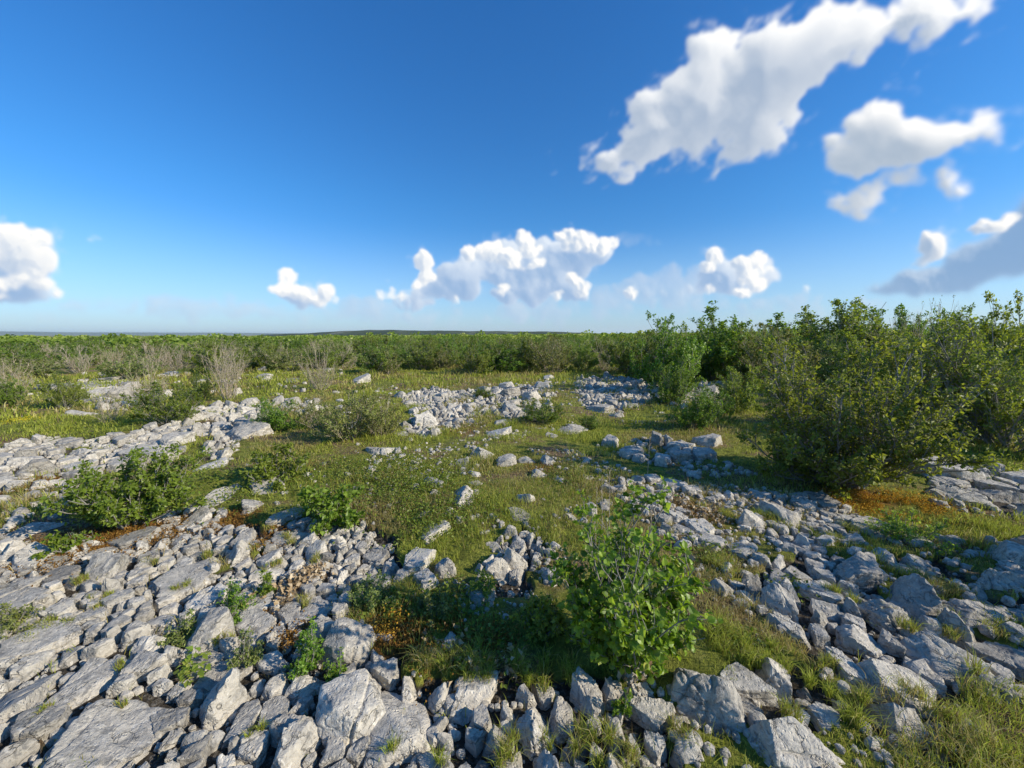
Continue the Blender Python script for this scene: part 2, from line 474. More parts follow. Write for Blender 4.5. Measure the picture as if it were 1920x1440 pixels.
# ------------------------------------------------------------------ object helpers
def link_mesh(name, verts, faces, mat, parent=None, smooth=True, attrs=None, crease=None):
    """verts (n,3) array, faces: list of (m,k) int arrays -> one mesh object"""
    me = bpy.data.meshes.new(name)
    verts = np.asarray(verts, np.float32)
    me.vertices.add(len(verts))
    me.vertices.foreach_set('co', verts.ravel())
    loops = np.concatenate([f.ravel() for f in faces]).astype(np.int32)
    sizes = np.concatenate([np.full(len(f), f.shape[1], np.int32) for f in faces])
    starts = np.concatenate([[0], np.cumsum(sizes)[:-1]]).astype(np.int32)
    me.loops.add(len(loops))
    me.loops.foreach_set('vertex_index', loops)
    me.polygons.add(len(sizes))
    me.polygons.foreach_set('loop_start', starts)
    me.polygons.foreach_set('loop_total', sizes)
    me.polygons.foreach_set('use_smooth', np.full(len(sizes), smooth))
    for k, v in (attrs or {}).items():
        v = np.asarray(v, np.float32)
        if v.ndim == 1:
            a = me.attributes.new(k, 'FLOAT', 'POINT')
            a.data.foreach_set('value', v)
        else:
            a = me.attributes.new(k, 'FLOAT_VECTOR', 'POINT')
            a.data.foreach_set('vector', v.ravel())
    me.update(calc_edges=True)
    if crease:
        me.set_sharp_from_angle(angle=math.radians(crease))
    me.materials.append(mat)
    o = bpy.data.objects.new(name, me)
    COL.objects.link(o)
    if parent:
        o.parent = parent
    return o


def tag(o, label=None, cat=None, group=None, kind=None):
    if label:
        o['label'] = label
    if cat:
        o['category'] = cat
    if group:
        o['group'] = group
    if kind:
        o['kind'] = kind
    return o


def empty(name, loc, rz=0.0):
    o = bpy.data.objects.new(name, None)
    o.empty_display_size = 0.2
    COL.objects.link(o)
    o.location = loc
    o.rotation_euler = (0, 0, rz)
    return o


def copy_thing(root, loc, rz, sc):
    r = root.copy()
    COL.objects.link(r)
    r.location = loc
    r.rotation_euler = (0, 0, rz)
    r.scale = sc
    for ch in list(root.children):
        c = ch.copy()
        COL.objects.link(c)
        c.parent = r
    return r


def new_mat(name):
    m = bpy.data.materials.new(name)
    m.use_nodes = True
    m.node_tree.nodes.clear()
    return m, NT(m.node_tree)


def finish(N, bsdf, mat, disp=None):
    out = N.t.nodes.new('ShaderNodeOutputMaterial')
    N.link(bsdf, out.inputs[0])
    return mat


# ------------------------------------------------------------------ materials
def mat_limestone():
    m, N = new_mat('limestone')
    geo = N.t.nodes.new('ShaderNodeNewGeometry')
    pos = geo.outputs['Position']
    tone = N.n('ShaderNodeAttribute', attribute_name='tone').outputs['Fac']
    n1 = N.noise(pos, 5.0, 6, 0.62)
    n2 = N.noise(pos, 22.0, 8, 0.68, 0.4)
    n3 = N.noise(pos, 95.0, 5, 0.65)
    col = N.ramp(n2, [(0.27, (0.16, 0.158, 0.15)), (0.40, (0.35, 0.343, 0.32)), (0.55, (0.49, 0.475, 0.435)), (0.74, (0.65, 0.63, 0.57))])
    col = N.mix(N.math('MULTIPLY', N.smooth(n1, 0.46, 0.70), 0.6), col, (0.50, 0.485, 0.43))
    big = N.noise(N.vmath('ADD', pos, (5.0, 2.0, 1.0)), 2.6, 5, 0.62)
    col = N.mix(N.math('MULTIPLY', N.smooth(big, 0.50, 0.68), 0.38), col, (0.24, 0.235, 0.22))
    # pale lichen blotches and dark algae stains
    li = N.noise(N.vmath('ADD', pos, (3.0, 1.0, 5.0)), 30.0, 5, 0.6, 0.8)
    col = N.mix(N.math('MULTIPLY', N.smooth(li, 0.60, 0.68), 0.6), col, (0.72, 0.72, 0.69))
    da = N.noise(N.vmath('ADD', pos, (9.0, 4.0, 2.0)), 16.0, 8, 0.72, 0.5)
    col = N.mix(N.math('MULTIPLY', N.smooth(da, 0.52, 0.63), 0.66), col, (0.13, 0.135, 0.14))
    ye = N.noise(N.vmath('ADD', pos, (1.0, 8.0, 6.0)), 9.0, 4, 0.6)
    col = N.mix(N.math('MULTIPLY', N.smooth(ye, 0.60, 0.72), 0.35), col, (0.44, 0.38, 0.24))
    # fine crack lines along the bedding and across it
    cr = N.noise(N.vmath('MULTIPLY', pos, (1.0, 0.55, 1.3)), 7.0, 5, 0.55, 0.3)
    cr = N.math('ABSOLUTE', N.math('SUBTRACT', cr, 0.5))
    crack = N.math('SUBTRACT', 1.0, N.smooth(cr, 0.0, 0.013))
    crack = N.math('MULTIPLY', crack, N.smooth(n1, 0.44, 0.56))
    col = N.mix(N.math('MULTIPLY', crack, 0.45), col, (0.12, 0.115, 0.10))
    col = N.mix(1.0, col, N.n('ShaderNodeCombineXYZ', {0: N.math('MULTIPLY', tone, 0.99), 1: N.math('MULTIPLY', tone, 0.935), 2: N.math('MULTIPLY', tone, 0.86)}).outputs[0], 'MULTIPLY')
    # pits
    pt = N.n('ShaderNodeTexVoronoi', {'Vector': pos, 'Scale': 55.0, 'Randomness': 1.0}, feature='F1')
    pit = N.math('MULTIPLY', N.math('SUBTRACT', 1.0, N.smooth(pt.outputs[0], 0.0, 0.38)), N.smooth(n2, 0.40, 0.55))
    h = N.math('ADD', N.math('MULTIPLY', n2, 1.0), N.math('MULTIPLY', n3, 0.30))
    h = N.math('SUBTRACT', h, N.math('MULTIPLY', pit, 0.35))
    h = N.math('SUBTRACT', h, N.math('MULTIPLY', crack, 0.5))
    bump = N.n('ShaderNodeBump', {'Strength': 0.85, 'Distance': 0.022, 'Height': h})
    b = N.n('ShaderNodeBsdfPrincipled', {'Base Color': col, 'Roughness': 0.88, 'Normal': bump.outputs[0], 'Specular IOR Level': 0.3})
    return finish(N, b.outputs[0], m)


def mat_leaf(name, dark, mid, light, trans=0.35, rough=0.5, spec=0.4, yellow=None):
    m, N = new_mat(name)
    r = N.n('ShaderNodeAttribute', attribute_name='rnd').outputs['Fac']
    inf = N.t.nodes.new('ShaderNodeObjectInfo')
    col = N.ramp(r, [(0.0, dark), (0.45, mid), (0.9, light), (1.0, yellow or light)])
    hs = N.n('ShaderNodeHueSaturation', {'Color': col, 'Hue': N.math('MULTIPLY_ADD', inf.outputs['Random'], 0.04, 0.482),
                                         'Value': N.math('MULTIPLY_ADD', inf.outputs['Random'], 0.35, 0.82)})
    col = hs.outputs[0]
    b = N.n('ShaderNodeBsdfPrincipled', {'Base Color': col, 'Roughness': rough, 'Specular IOR Level': spec})
    tl = N.n('ShaderNodeBsdfTranslucent', {'Color': N.mix(1.0, col, (1.25, 1.25, 0.55), 'MULTIPLY')})
    mx = N.n('ShaderNodeMixShader', {0: trans, 1: b.outputs[0], 2: tl.outputs[0]})
    return finish(N, mx.outputs[0], m)


def mat_bark(name, a, b_):
    m, N = new_mat(name)
    geo = N.t.nodes.new('ShaderNodeNewGeometry')
    n = N.noise(geo.outputs['Position'], 40.0, 4, 0.6)
    col = N.ramp(n, [(0.3, a), (0.7, b_)])
    b = N.n('ShaderNodeBsdfPrincipled', {'Base Color': col, 'Roughness': 0.85})
    return finish(N, b.outputs[0], m)


def mat_ground():
    m, N = new_mat('turf_and_soil')
    geo = N.t.nodes.new('ShaderNodeNewGeometry')
    pos = geo.outputs['Position']
    rock = N.n('ShaderNodeAttribute', attribute_name='rocky').outputs['Fac']
    red = N.n('ShaderNodeAttribute', attribute_name='moss').outputs['Fac']
    n1 = N.noise(pos, 1.1, 5, 0.6)
    n2 = N.noise(pos, 7.0, 6, 0.65, 0.3)
    n3 = N.noise(pos, 38.0, 5, 0.7)
    green = N.ramp(n2, [(0.28, (0.06, 0.065, 0.014)), (0.45, (0.15, 0.165, 0.026)), (0.60, (0.25, 0.26, 0.045)), (0.75, (0.36, 0.31, 0.10))])
    brown = N.ramp(n3, [(0.3, (0.05, 0.030, 0.016)), (0.5, (0.19, 0.125, 0.065)), (0.7, (0.38, 0.30, 0.20))])
    orange = N.ramp(n3, [(0.3, (0.05, 0.02, 0.008)), (0.5, (0.20, 0.085, 0.02)), (0.72, (0.34, 0.19, 0.05))])
    soil = N.ramp(n3, [(0.3, (0.020, 0.016, 0.012)), (0.52, (0.075, 0.062, 0.045)), (0.7, (0.24, 0.22, 0.19))])
    col = N.mix(N.smooth(n1, 0.47, 0.60), green, brown)
    col = N.mix(N.math('MULTIPLY', N.smooth(N.math('ADD', red, N.math('MULTIPLY_ADD', n2, 0.8, -0.4)), 0.35, 0.6), 0.9), col, orange)
    col = N.mix(N.smooth(N.math('ADD', rock, N.math('MULTIPLY_ADD', n2, 0.6, -0.3)), 0.35, 0.7), col, soil)
    # beyond the clearing the ground is one green and straw sheet
    bump = N.n('ShaderNodeBump', {'Strength': 0.9, 'Distance': 0.04, 'Height': N.math('ADD', n3, N.math('MULTIPLY', n2, 1.2))})
    b = N.n('ShaderNodeBsdfPrincipled', {'Base Color': col, 'Roughness': 0.95, 'Normal': bump.outputs[0], 'Specular IOR Level': 0.15})
    return finish(N, b.outputs[0], m)


def mat_plain(name, stops, scale, rough=0.9, dist=0.02, wscale=None):
    m, N = new_mat(name)
    geo = N.t.nodes.new('ShaderNodeNewGeometry')
    v = geo.outputs['Position']
    if wscale:
        v = N.vmath('MULTIPLY', v, wscale)
    n = N.noise(v, scale, 6, 0.65)
    col = N.ramp(n, stops)
    b = N.n('ShaderNodeBsdfPrincipled', {'Base Color': col, 'Roughness': rough, 'Specular IOR Level': 0.1})
    return finish(N, b.outputs[0], m)


def mat_grass():
    m, N = new_mat('grass_blades')
    r = N.n('ShaderNodeAttribute', attribute_name='rnd').outputs['Fac']
    d = N.n('ShaderNodeAttribute', attribute_name='dry').outputs['Fac']
    g = N.ramp(r, [(0.0, (0.15, 0.19, 0.018)), (0.5, (0.35, 0.41, 0.04)), (1.0, (0.55, 0.57, 0.10))])
    s = N.ramp(r, [(0.0, (0.20, 0.12, 0.045)), (0.5, (0.40, 0.31, 0.11)), (1.0, (0.62, 0.54, 0.28))])
    col = N.mix(d, g, s)
    b = N.n('ShaderNodeBsdfPrincipled', {'Base Color': col, 'Roughness': 0.6, 'Specular IOR Level': 0.3})
    tl = N.n('ShaderNodeBsdfTranslucent', {'Color': col})
    mx = N.n('ShaderNodeMixShader', {0: 0.45, 1: b.outputs[0], 2: tl.outputs[0]})
    return finish(N, mx.outputs[0], m)


M_ROCK = mat_limestone()
M_GROUND = mat_ground()
M_GRASS = mat_grass()
M_HAZEL = mat_leaf('hazel_leaf', (0.085, 0.13, 0.014), (0.20, 0.28, 0.026), (0.36, 0.43, 0.055), 0.48, 0.42, 0.45, (0.46, 0.42, 0.10))
M_SCRUB = mat_leaf('scrub_leaf', (0.12, 0.165, 0.026), (0.235, 0.295, 0.045), (0.37, 0.42, 0.085), 0.5, 0.5, 0.35, (0.48, 0.47, 0.17))
M_BRIGHT = mat_leaf('young_leaf', (0.085, 0.14, 0.014), (0.165, 0.25, 0.025), (0.27, 0.35, 0.05), 0.42, 0.45, 0.4, (0.38, 0.42, 0.09))
M_GREY = mat_leaf('grey_green_leaf', (0.11, 0.14, 0.035), (0.21, 0.245, 0.06), (0.34, 0.36, 0.12), 0.38, 0.6, 0.3, (0.38, 0.33, 0.17))
M_BARK = mat_bark('bark', (0.13, 0.12, 0.10), (0.34, 0.32, 0.28))
M_TWIG = mat_bark('bare_twig', (0.27, 0.21, 0.15), (0.52, 0.44, 0.34))
M_ORANGE = mat_leaf('orange_moss', (0.22, 0.09, 0.012), (0.50, 0.25, 0.03), (0.72, 0.44, 0.07), 0.2, 0.8, 0.1)
M_RUSSET = mat_leaf('russet_moss', (0.09, 0.035, 0.012), (0.20, 0.085, 0.022), (0.34, 0.17, 0.05), 0.2, 0.8, 0.1)
M_LITTER = mat_leaf('dead_leaf', (0.16, 0.10, 0.055), (0.36, 0.25, 0.15), (0.58, 0.46, 0.33), 0.15, 0.8, 0.2)
M_FLOWER = mat_leaf('yellow_flower', (0.5, 0.42, 0.02), (0.65, 0.55, 0.02), (0.75, 0.66, 0.03), 0.2, 0.6, 0.2)


# ------------------------------------------------------------------ ground sheet
MOSS_SPOTS = [(200, 1010, 0.55, 1.0), (110, 1035, 0.3, 0.8), (300, 985, 0.35, 0.9), (730, 1185, 0.20, 1.1), (760, 1215, 0.14, 0.8), (880, 1225, 0.16, 0.7), (560, 1180, 0.10, 0.8), (470, 1120, 0.14, 0.7),
              (440, 960, 0.3, 0.7), (520, 990, 0.22, 0.7), (1320, 960, 0.35, 0.6), (1640, 932, 0.35, 0.6), (1020, 880, 0.3, 0.5), (1150, 760, 0.5, 0.5), (660, 800, 0.6, 0.5), (70, 900, 0.35, 0.7), (860, 810, 0.5, 0.5), (1480, 1020, 0.2, 0.5)]


def moss_amount(x, y):
    r = np.zeros(len(x))
    for px, py, s, w in MOSS_SPOTS:
        cx, cy = at(px, py)
        r = np.maximum(r, w * np.exp(-((x - cx) ** 2 + (y - cy) ** 2) / (s * s)))
    return r


def build_ground():
    # polar sheet round the camera: fine near it, coarse far off
    radii = [0.0]
    r = 0.35
    while r < 30000:
        radii.append(r)
        r += max(0.028, min(r * 0.022, 1e9)) if r < 60 else r * 0.06
    radii = np.array(radii[1:])
    front = np.linspace(-66, 66, 420)
    back = np.linspace(66, 294, 60)[1:-1]
    ang = np.radians(np.concatenate([front, back]))
    A, R = np.meshgrid(ang, radii)
    x = (R * np.sin(A)).ravel()
    y = (R * np.cos(A)).ravel()
    rk = rocky_mask(x, y).astype(float)
    z = ground_z(x, y) - 0.05 * rk
    n, k = len(radii), len(ang)
    idx = np.arange(n * k).reshape(n, k)
    a = idx[:-1, :]
    b = idx[1:, :]
    q = np.stack([a, np.roll(a, -1, 1), np.roll(b, -1, 1), b], -1).reshape(-1, 4)
    # close the middle
    c = len(x)
    x = np.append(x, 0.0); y = np.append(y, 0.0); z = np.append(z, 0.0); rk = np.append(rk, 1.0)
    tri = np.stack([np.full(k, c), np.roll(idx[0], -1), idx[0]], -1)
    far = np.clip((np.hypot(x, y) - 2000) / 4000, 0, 1)
    o = link_mesh('ground', np.stack([x, y, z], 1), [q[:, ::-1], tri[:, ::-1]], M_GROUND,
                  attrs={'rocky': rk, 'moss': moss_amount(x, y)})
    tag(o, kind='structure', label='turf, moss and stony soil of the open limestone heath')


build_ground()

# ------------------------------------------------------------------ rocks
_ICO = {}


def ico(level):
    if level in _ICO:
        return _ICO[level]
    import bmesh
    bm = bmesh.new()
    bmesh.ops.create_icosphere(bm, subdivisions=level, radius=1.0)
    bm.verts.ensure_lookup_table()
    v = np.array([vv.co[:] for vv in bm.verts])
    f = np.array([[q.index for q in ff.verts] for ff in bm.faces], np.int32)
    bm.free()
    _ICO[level] = (v, f)
    return _ICO[level]


def rock_shape(level, planes, dist, S, rng, sharp=16, rough=0.06, crack=0, worn=0.2):
    """a block bounded by planes (n.x <= dist) round its centre, edges worn, surface broken"""
    d, f = ico(level)
    S = np.asarray(S, float)
    off = rng.random(3) * 40
    P = planes * S
    w = d + worn * np.stack([vnoise(d * 1.5 + off), vnoise(d * 1.5 + off + 9), vnoise(d * 1.5 + off + 17)], 1)
    w += worn * 0.45 * np.stack([vnoise(d * 5.5 + off), vnoise(d * 5.5 + off + 9), vnoise(d * 5.5 + off + 17)], 1)
    q = np.maximum(w @ P.T, 1e-4) / dist
    r = (q ** sharp).sum(1) ** (-1.0 / sharp)
    L = float(np.mean(S))
    v = d * r[:, None] * S
    n1 = fbm(v / L * 1.6 + off, 5, 0.55)
    r2 = 1 + rough * n1
    # bedding: shallow ledges round the sides
    lay = v[:, 2] / (L * 0.28) + 0.5 * vnoise(v / L * 1.2 + off + 5)
    saw = lay - np.floor(lay)
    r2 *= 1 - rough * 0.55 * np.exp(-((saw - 0.5) / 0.14) ** 2) * (np.abs(d[:, 2]) < 0.75)
    # sharp chips
    cn = np.abs(vnoise(v / L * 3.3 + off + 3))
    r2 *= 1 - rough * 0.9 * np.maximum(0, 0.22 - cn) / 0.22
    v = v * r2[:, None]
    for k in range(crack):
        a = rng.random() * math.pi if k % 2 == 0 else a + math.pi / 2 + rng.normal() * 0.2
        n = np.array([math.cos(a), math.sin(a), rng.normal() * 0.25])
        n /= np.linalg.norm(n)
        o = (rng.random() - 0.5) * 1.1 * L
        dd = v @ n - o + 0.10 * L * vnoise(v / L * 1.8 + off + k)
        g = np.exp(-(dd / (0.045 * L)) ** 2) * (0.5 + 0.5 * vnoise(v / L * 1.1 + 3 * k))
        v = v * (1 - 0.16 * np.clip(g, 0, 1))[:, None]
    return v, f


def extra_planes(rng, n, lo, hi, up):
    a = rng.random(n) * 2 * math.pi
    z = rng.uniform(up[0], up[1], n)
    c = np.sqrt(np.maximum(0, 1 - z * z))
    return np.stack([np.cos(a) * c, np.sin(a) * c, z], 1), rng.uniform(lo, hi, n)


# the stones one can name in the photo: px, py (middle of its foot), half width m, depth ratio, turn deg, top m, tone, cracks, label
HEROES = [
    (1322, 1352, 0.165, 1.0, -28, 0.24, 0.95, 5, 'large grey boulder crossed by a grid of cracks below the foreground hazel'),
    (648, 1232, 0.150, 1.05, 20, 0.20, 1.0, 2, 'large rounded boulder with dark hollows behind the small green sprig'),
    (668, 1362, 0.165, 1.25, -8, 0.19, 1.2, 1, 'largest pale flat topped block at the front of the pavement'),
    (1005, 1385, 0.085, 1.15, 12, 0.16, 1.18, 4, 'blocky pale stone with a cross crack at the bottom edge'),
    (560, 1425, 0.095, 1.1, 0, 0.14, 1.05, 1, 'squarish grey block left of the largest pale block'),
    (745, 1432, 0.105, 2.3, -52, 0.12, 1.15, 0, 'long pale ridge shaped slab slanting away right of the largest block'),
    (408, 1335, 0.105, 1.35, -10, 0.15, 1.05, 1, 'smooth upright block standing in deep shadow on the left pavement'),
    (165, 1300, 0.19, 1.1, -20, 0.08, 1.05, 1, 'broad smooth slab with a fluted edge on the left pavement'),
    (520, 1296, 0.055, 2.2, -35, 0.13, 1.08, 0, 'slender upright stone, left one of a leaning pair'),
    (562, 1300, 0.055, 2.2, -35, 0.13, 1.15, 0, 'slender upright stone, right one of a leaning pair'),
    (280, 1216, 0.085, 1.0, 10, 0.13, 1.18, 0, 'pale wedge shaped block with a bright face above the fluted slab'),
    (190, 1415, 0.24, 1.0, -20, 0.06, 0.98, 1, 'broad low sheet of bedrock in the bottom left corner'),
    (45, 1330, 0.16, 1.3, -25, 0.07, 0.98, 1, 'low worn slab on the left edge beside the fluted slab'),
    (60, 1255, 0.07, 1.6, -25, 0.10, 1.05, 0, 'curved grey block beside a dark gap near the left edge'),
    (1095, 1322, 0.085, 1.1, 15, 0.13, 1.05, 2, 'knobbly pale stone under the left side of the foreground hazel'),
    (1150, 1310, 0.06, 1.3, 0, 0.11, 0.92, 1, 'grey stone half in the shade at the foot of the foreground hazel'),
    (880, 1330, 0.10, 1.8, -40, 0.11, 1.2, 0, 'long pale stone pointing away between the largest block and the hazel'),
    (830, 1310, 0.055, 1.2, 0, 0.13, 1.12, 0, 'egg shaped pale stone standing left of the long pale stone'),
    (765, 1300, 0.055, 1.6, -15, 0.13, 1.15, 0, 'narrow upright pale stone at the edge of the russet moss'),
    (800, 1098, 0.105, 0.9, 15, 0.13, 1.12, 0, 'pale angular block with a shaded side in the middle foreground'),
    (835, 1070, 0.075, 0.9, 25, 0.19, 0.9, 0, 'dark pointed stone leaning behind the pale angular block'),
    (715, 1085, 0.12, 0.9, 0, 0.11, 1.0, 1, 'grey hump backed stone left of the pale angular block'),
    (930, 1075, 0.095, 0.9, -15, 0.15, 1.12, 0, 'pale wedge shaped stone at the left of the middle clump'),
    (968, 1022, 0.10, 0.9, 10, 0.14, 1.1, 1, 'pale rounded stone at the top of the middle clump'),
    (1005, 1050, 0.075, 1.0, 0, 0.13, 1.05, 0, 'pale stone in the heart of the middle clump'),
    (1040, 1085, 0.085, 0.9, 0, 0.12, 0.98, 1, 'pitted grey stone in the lower right of the middle clump'),
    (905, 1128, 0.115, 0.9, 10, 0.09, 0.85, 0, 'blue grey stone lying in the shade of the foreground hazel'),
    (845, 1215, 0.05, 1.2, 0, 0.08, 0.95, 0, 'small pale stone in the dark grass left of the hazel'),
    (1105, 975, 0.075, 0.8, 20, 0.21, 1.1, 0, 'upright pointed stone standing just behind the foreground hazel'),
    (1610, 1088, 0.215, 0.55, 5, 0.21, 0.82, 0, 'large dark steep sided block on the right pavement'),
    (1650, 1165, 0.14, 1.0, 25, 0.16, 0.95, 3, 'jagged stone with bright edges in the middle of the right pavement'),
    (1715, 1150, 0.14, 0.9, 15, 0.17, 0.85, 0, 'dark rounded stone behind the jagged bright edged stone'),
    (1755, 1240, 0.20, 0.75, 25, 0.15, 1.0, 0, 'big wedge shaped slab at the right tapering to a point'),
    (1672, 1290, 0.235, 0.65, 38, 0.12, 1.12, 1, 'long whaleback slab, the largest at the lower right'),
    (1480, 1190, 0.13, 0.8, 25, 0.10, 0.98, 1, 'layered grey slab at the left edge of the right pavement'),
    (1600, 1215, 0.16, 0.75, 30, 0.11, 1.1, 1, 'tilted pale slab just above the whaleback slab'),
    (1545, 1150, 0.08, 1.0, 20, 0.13, 1.05, 0, 'short pale block between the layered slab and the dark block'),
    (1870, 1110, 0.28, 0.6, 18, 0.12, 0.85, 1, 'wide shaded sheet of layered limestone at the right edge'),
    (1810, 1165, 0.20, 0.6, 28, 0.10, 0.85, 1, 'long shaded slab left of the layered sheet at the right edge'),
    (1425, 1062, 0.08, 0.9, 0, 0.11, 0.9, 0, 'round headed grey stone at the tip of the right pavement'),
    (1400, 1090, 0.10, 0.8, 10, 0.07, 0.98, 0, 'low grey slab lying in front of the round headed stone'),
    (1590, 1015, 0.19, 0.5, 12, 0.08, 1.1, 1, 'pale flat slab behind the large dark block'),
    (1725, 1060, 0.20, 0.4, 22, 0.07, 0.95, 0, 'long thin slab slanting down behind the yellow tuft'),
    (1410, 992, 0.13, 0.6, 0, 0.10, 1.12, 1, 'pale cracked stone between the hazel and the large dark bush'),
    (1462, 1432, 0.15, 1.0, 20, 0.12, 1.08, 1, 'pale boulder with a dark hollow on the bottom edge at the right'),
    (1300, 1436, 0.075, 1.0, 0, 0.09, 1.08, 1, 'rough pale stone on the bottom edge below the cracked boulder'),
    (908, 858, 0.13, 0.8, 0, 0.12, 1.1, 0, 'pale stone at the left of the row in the grass'),
    (948, 872, 0.17, 0.8, 35, 0.17, 0.98, 0, 'largest stone of the row in the grass, slanting and grey'),
    (985, 868, 0.12, 0.8, 0, 0.13, 1.1, 0, 'pale stone right of the slanting stone in the grass'),
    (1028, 872, 0.12, 0.8, 0, 0.14, 1.05, 1, 'grey stone at the right of the row in the grass'),
    (1008, 897, 0.14, 0.9, 0, 0.09, 1.05, 0, 'low stone in front of the row in the grass'),
    (890, 893, 0.13, 0.7, 15, 0.05, 1.15, 0, 'low white stone sunk in the grass in front of the row'),
    (985, 943, 0.12, 0.6, 0, 0.06, 1.15, 0, 'low pale stone between the row in the grass and the middle clump'),
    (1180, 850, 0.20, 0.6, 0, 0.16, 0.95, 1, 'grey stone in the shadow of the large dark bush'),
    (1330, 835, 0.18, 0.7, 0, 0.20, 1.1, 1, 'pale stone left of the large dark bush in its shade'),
    (1300, 895, 0.09, 0.9, 0, 0.11, 1.1, 0, 'small white stone at the edge of the dark bush shadow'),
    (55, 1005, 0.34, 0.5, 10, 0.09, 1.05, 1, 'wide flat slab left of the rounded bush on the pavement'),
    (45, 868, 0.24, 0.6, 0, 0.14, 1.12, 1, 'pale slab on the left edge in front of the green lawn'),
    (150, 850, 0.25, 0.5, 10, 0.14, 1.1, 1, 'pale slab behind the rounded bush on the pavement'),
    (245, 838, 0.20, 0.5, 5, 0.12, 1.1, 0, 'pale slab behind and right of the rounded bush'),
    (368, 972, 0.20, 0.6, -20, 0.09, 1.15, 0, 'pale flat slab at the right foot of the rounded bush'),
    (345, 1005, 0.10, 0.7, -10, 0.07, 1.3, 0, 'whitest small slab just right of the rounded bush'),
    (440, 1095, 0.075, 1.0, -20, 0.10, 1.2, 0, 'pale square stone left of the dead leaves'),
    (505, 1050, 0.09, 1.0, 10, 0.10, 1.15, 0, 'pale upright stone behind the dead leaves'),
    (595, 1035, 0.09, 0.9, 0, 0.12, 1.12, 0, 'pale block at the edge of the pavement behind the dead leaves'),
    (620, 1010, 0.09, 0.8, 0, 0.10, 1.1, 0, 'grey block below the small bright bush'),
    (382, 785, 0.24, 0.8, 0, 0.24, 1.15, 1, 'large pale stone right of the bright green bush in the stone band'),
    (420, 800, 0.20, 0.8, 0, 0.16, 1.1, 0, 'pale stone at the bend of the stone band'),
    (1000, 752, 0.30, 0.6, 0, 0.34, 1.15, 1, 'tall pale stone at the right end of the central heap'),
    (960, 765, 0.24, 0.7, 0, 0.28, 1.0, 2, 'upright grey stone in the right half of the central heap'),
    (880, 765, 0.20, 0.7, 0, 0.26, 1.0, 1, 'dark hollowed stone in the central heap'),
    (200, 742, 0.36, 0.5, 0, 0.30, 1.1, 1, 'pale ledge of rock behind the twigs at far left'),
    (245, 760, 0.24, 0.6, 0, 0.22, 1.15, 0, 'pale pointed rock in front of the far left ledge'),
    (150, 777, 0.42, 0.4, 0, 0.12, 1.1, 0, 'long low pale stone on the lawn at the left'),
    (495, 712, 0.32, 0.7, 0, 0.24, 1.15, 0, 'pale stone alone in the scrub left of the clearing'),
    (672, 718, 0.42, 0.6, 0, 0.26, 1.1, 0, 'pale stone at the back of the clearing left of the heap'),
    (1025, 712, 0.30, 0.6, 0, 0.20, 1.2, 0, 'single pale stone behind the central heap'),
    (1320, 742, 0.45, 0.6, 0, 0.22, 0.95, 1, 'grey rock between the tall tree and the large dark bush'),
    (1590, 912, 0.15, 0.6, 0, 0.06, 1.1, 0, 'low stone beside the orange moss'),
    (1790, 940, 0.28, 0.6, 10, 0.17, 1.1, 2, 'pale fluted rock right of the orange moss'),
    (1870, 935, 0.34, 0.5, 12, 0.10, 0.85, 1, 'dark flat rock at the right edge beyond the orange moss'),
]
LANDMARKS = [
    ('the foreground hazel', 1190, 1150, 'bottom'), ('the rounded bush', 240, 940, ''), ('the small round bush', 520, 880, ''),
    ('the small bright bush', 635, 955, ''), ('the large dark bush', 1560, 850, ''), ('the orange moss', 1640, 930, ''), ('the dead leaves', 560, 1090, ''),
    ('the largest pale block', 668, 1340, ''), ('the fluted slab', 165, 1285, ''), ('the cracked boulder', 1322, 1330, ''), ('the whaleback slab', 1672, 1270, ''),
    ('the large dark block', 1610, 1065, ''), ('the middle clump', 985, 1045, ''), ('the boulder with dark hollows', 648, 1210, ''),
    ('the pale wedge block', 280, 1200, ''), ('the central heap', 890, 765, ''), ('the yellow tuft', 1755, 1100, ''), ('the bright green bush', 310, 765, ''), ('the right heap', 1160, 740, ''),
    ('the row in the grass', 960, 865, ''), ('the yellow green fern', 335, 1250, ''), ('the low sheet of bedrock', 190, 1400, ''), ('the layered sheet', 1870, 1090, ''),
]


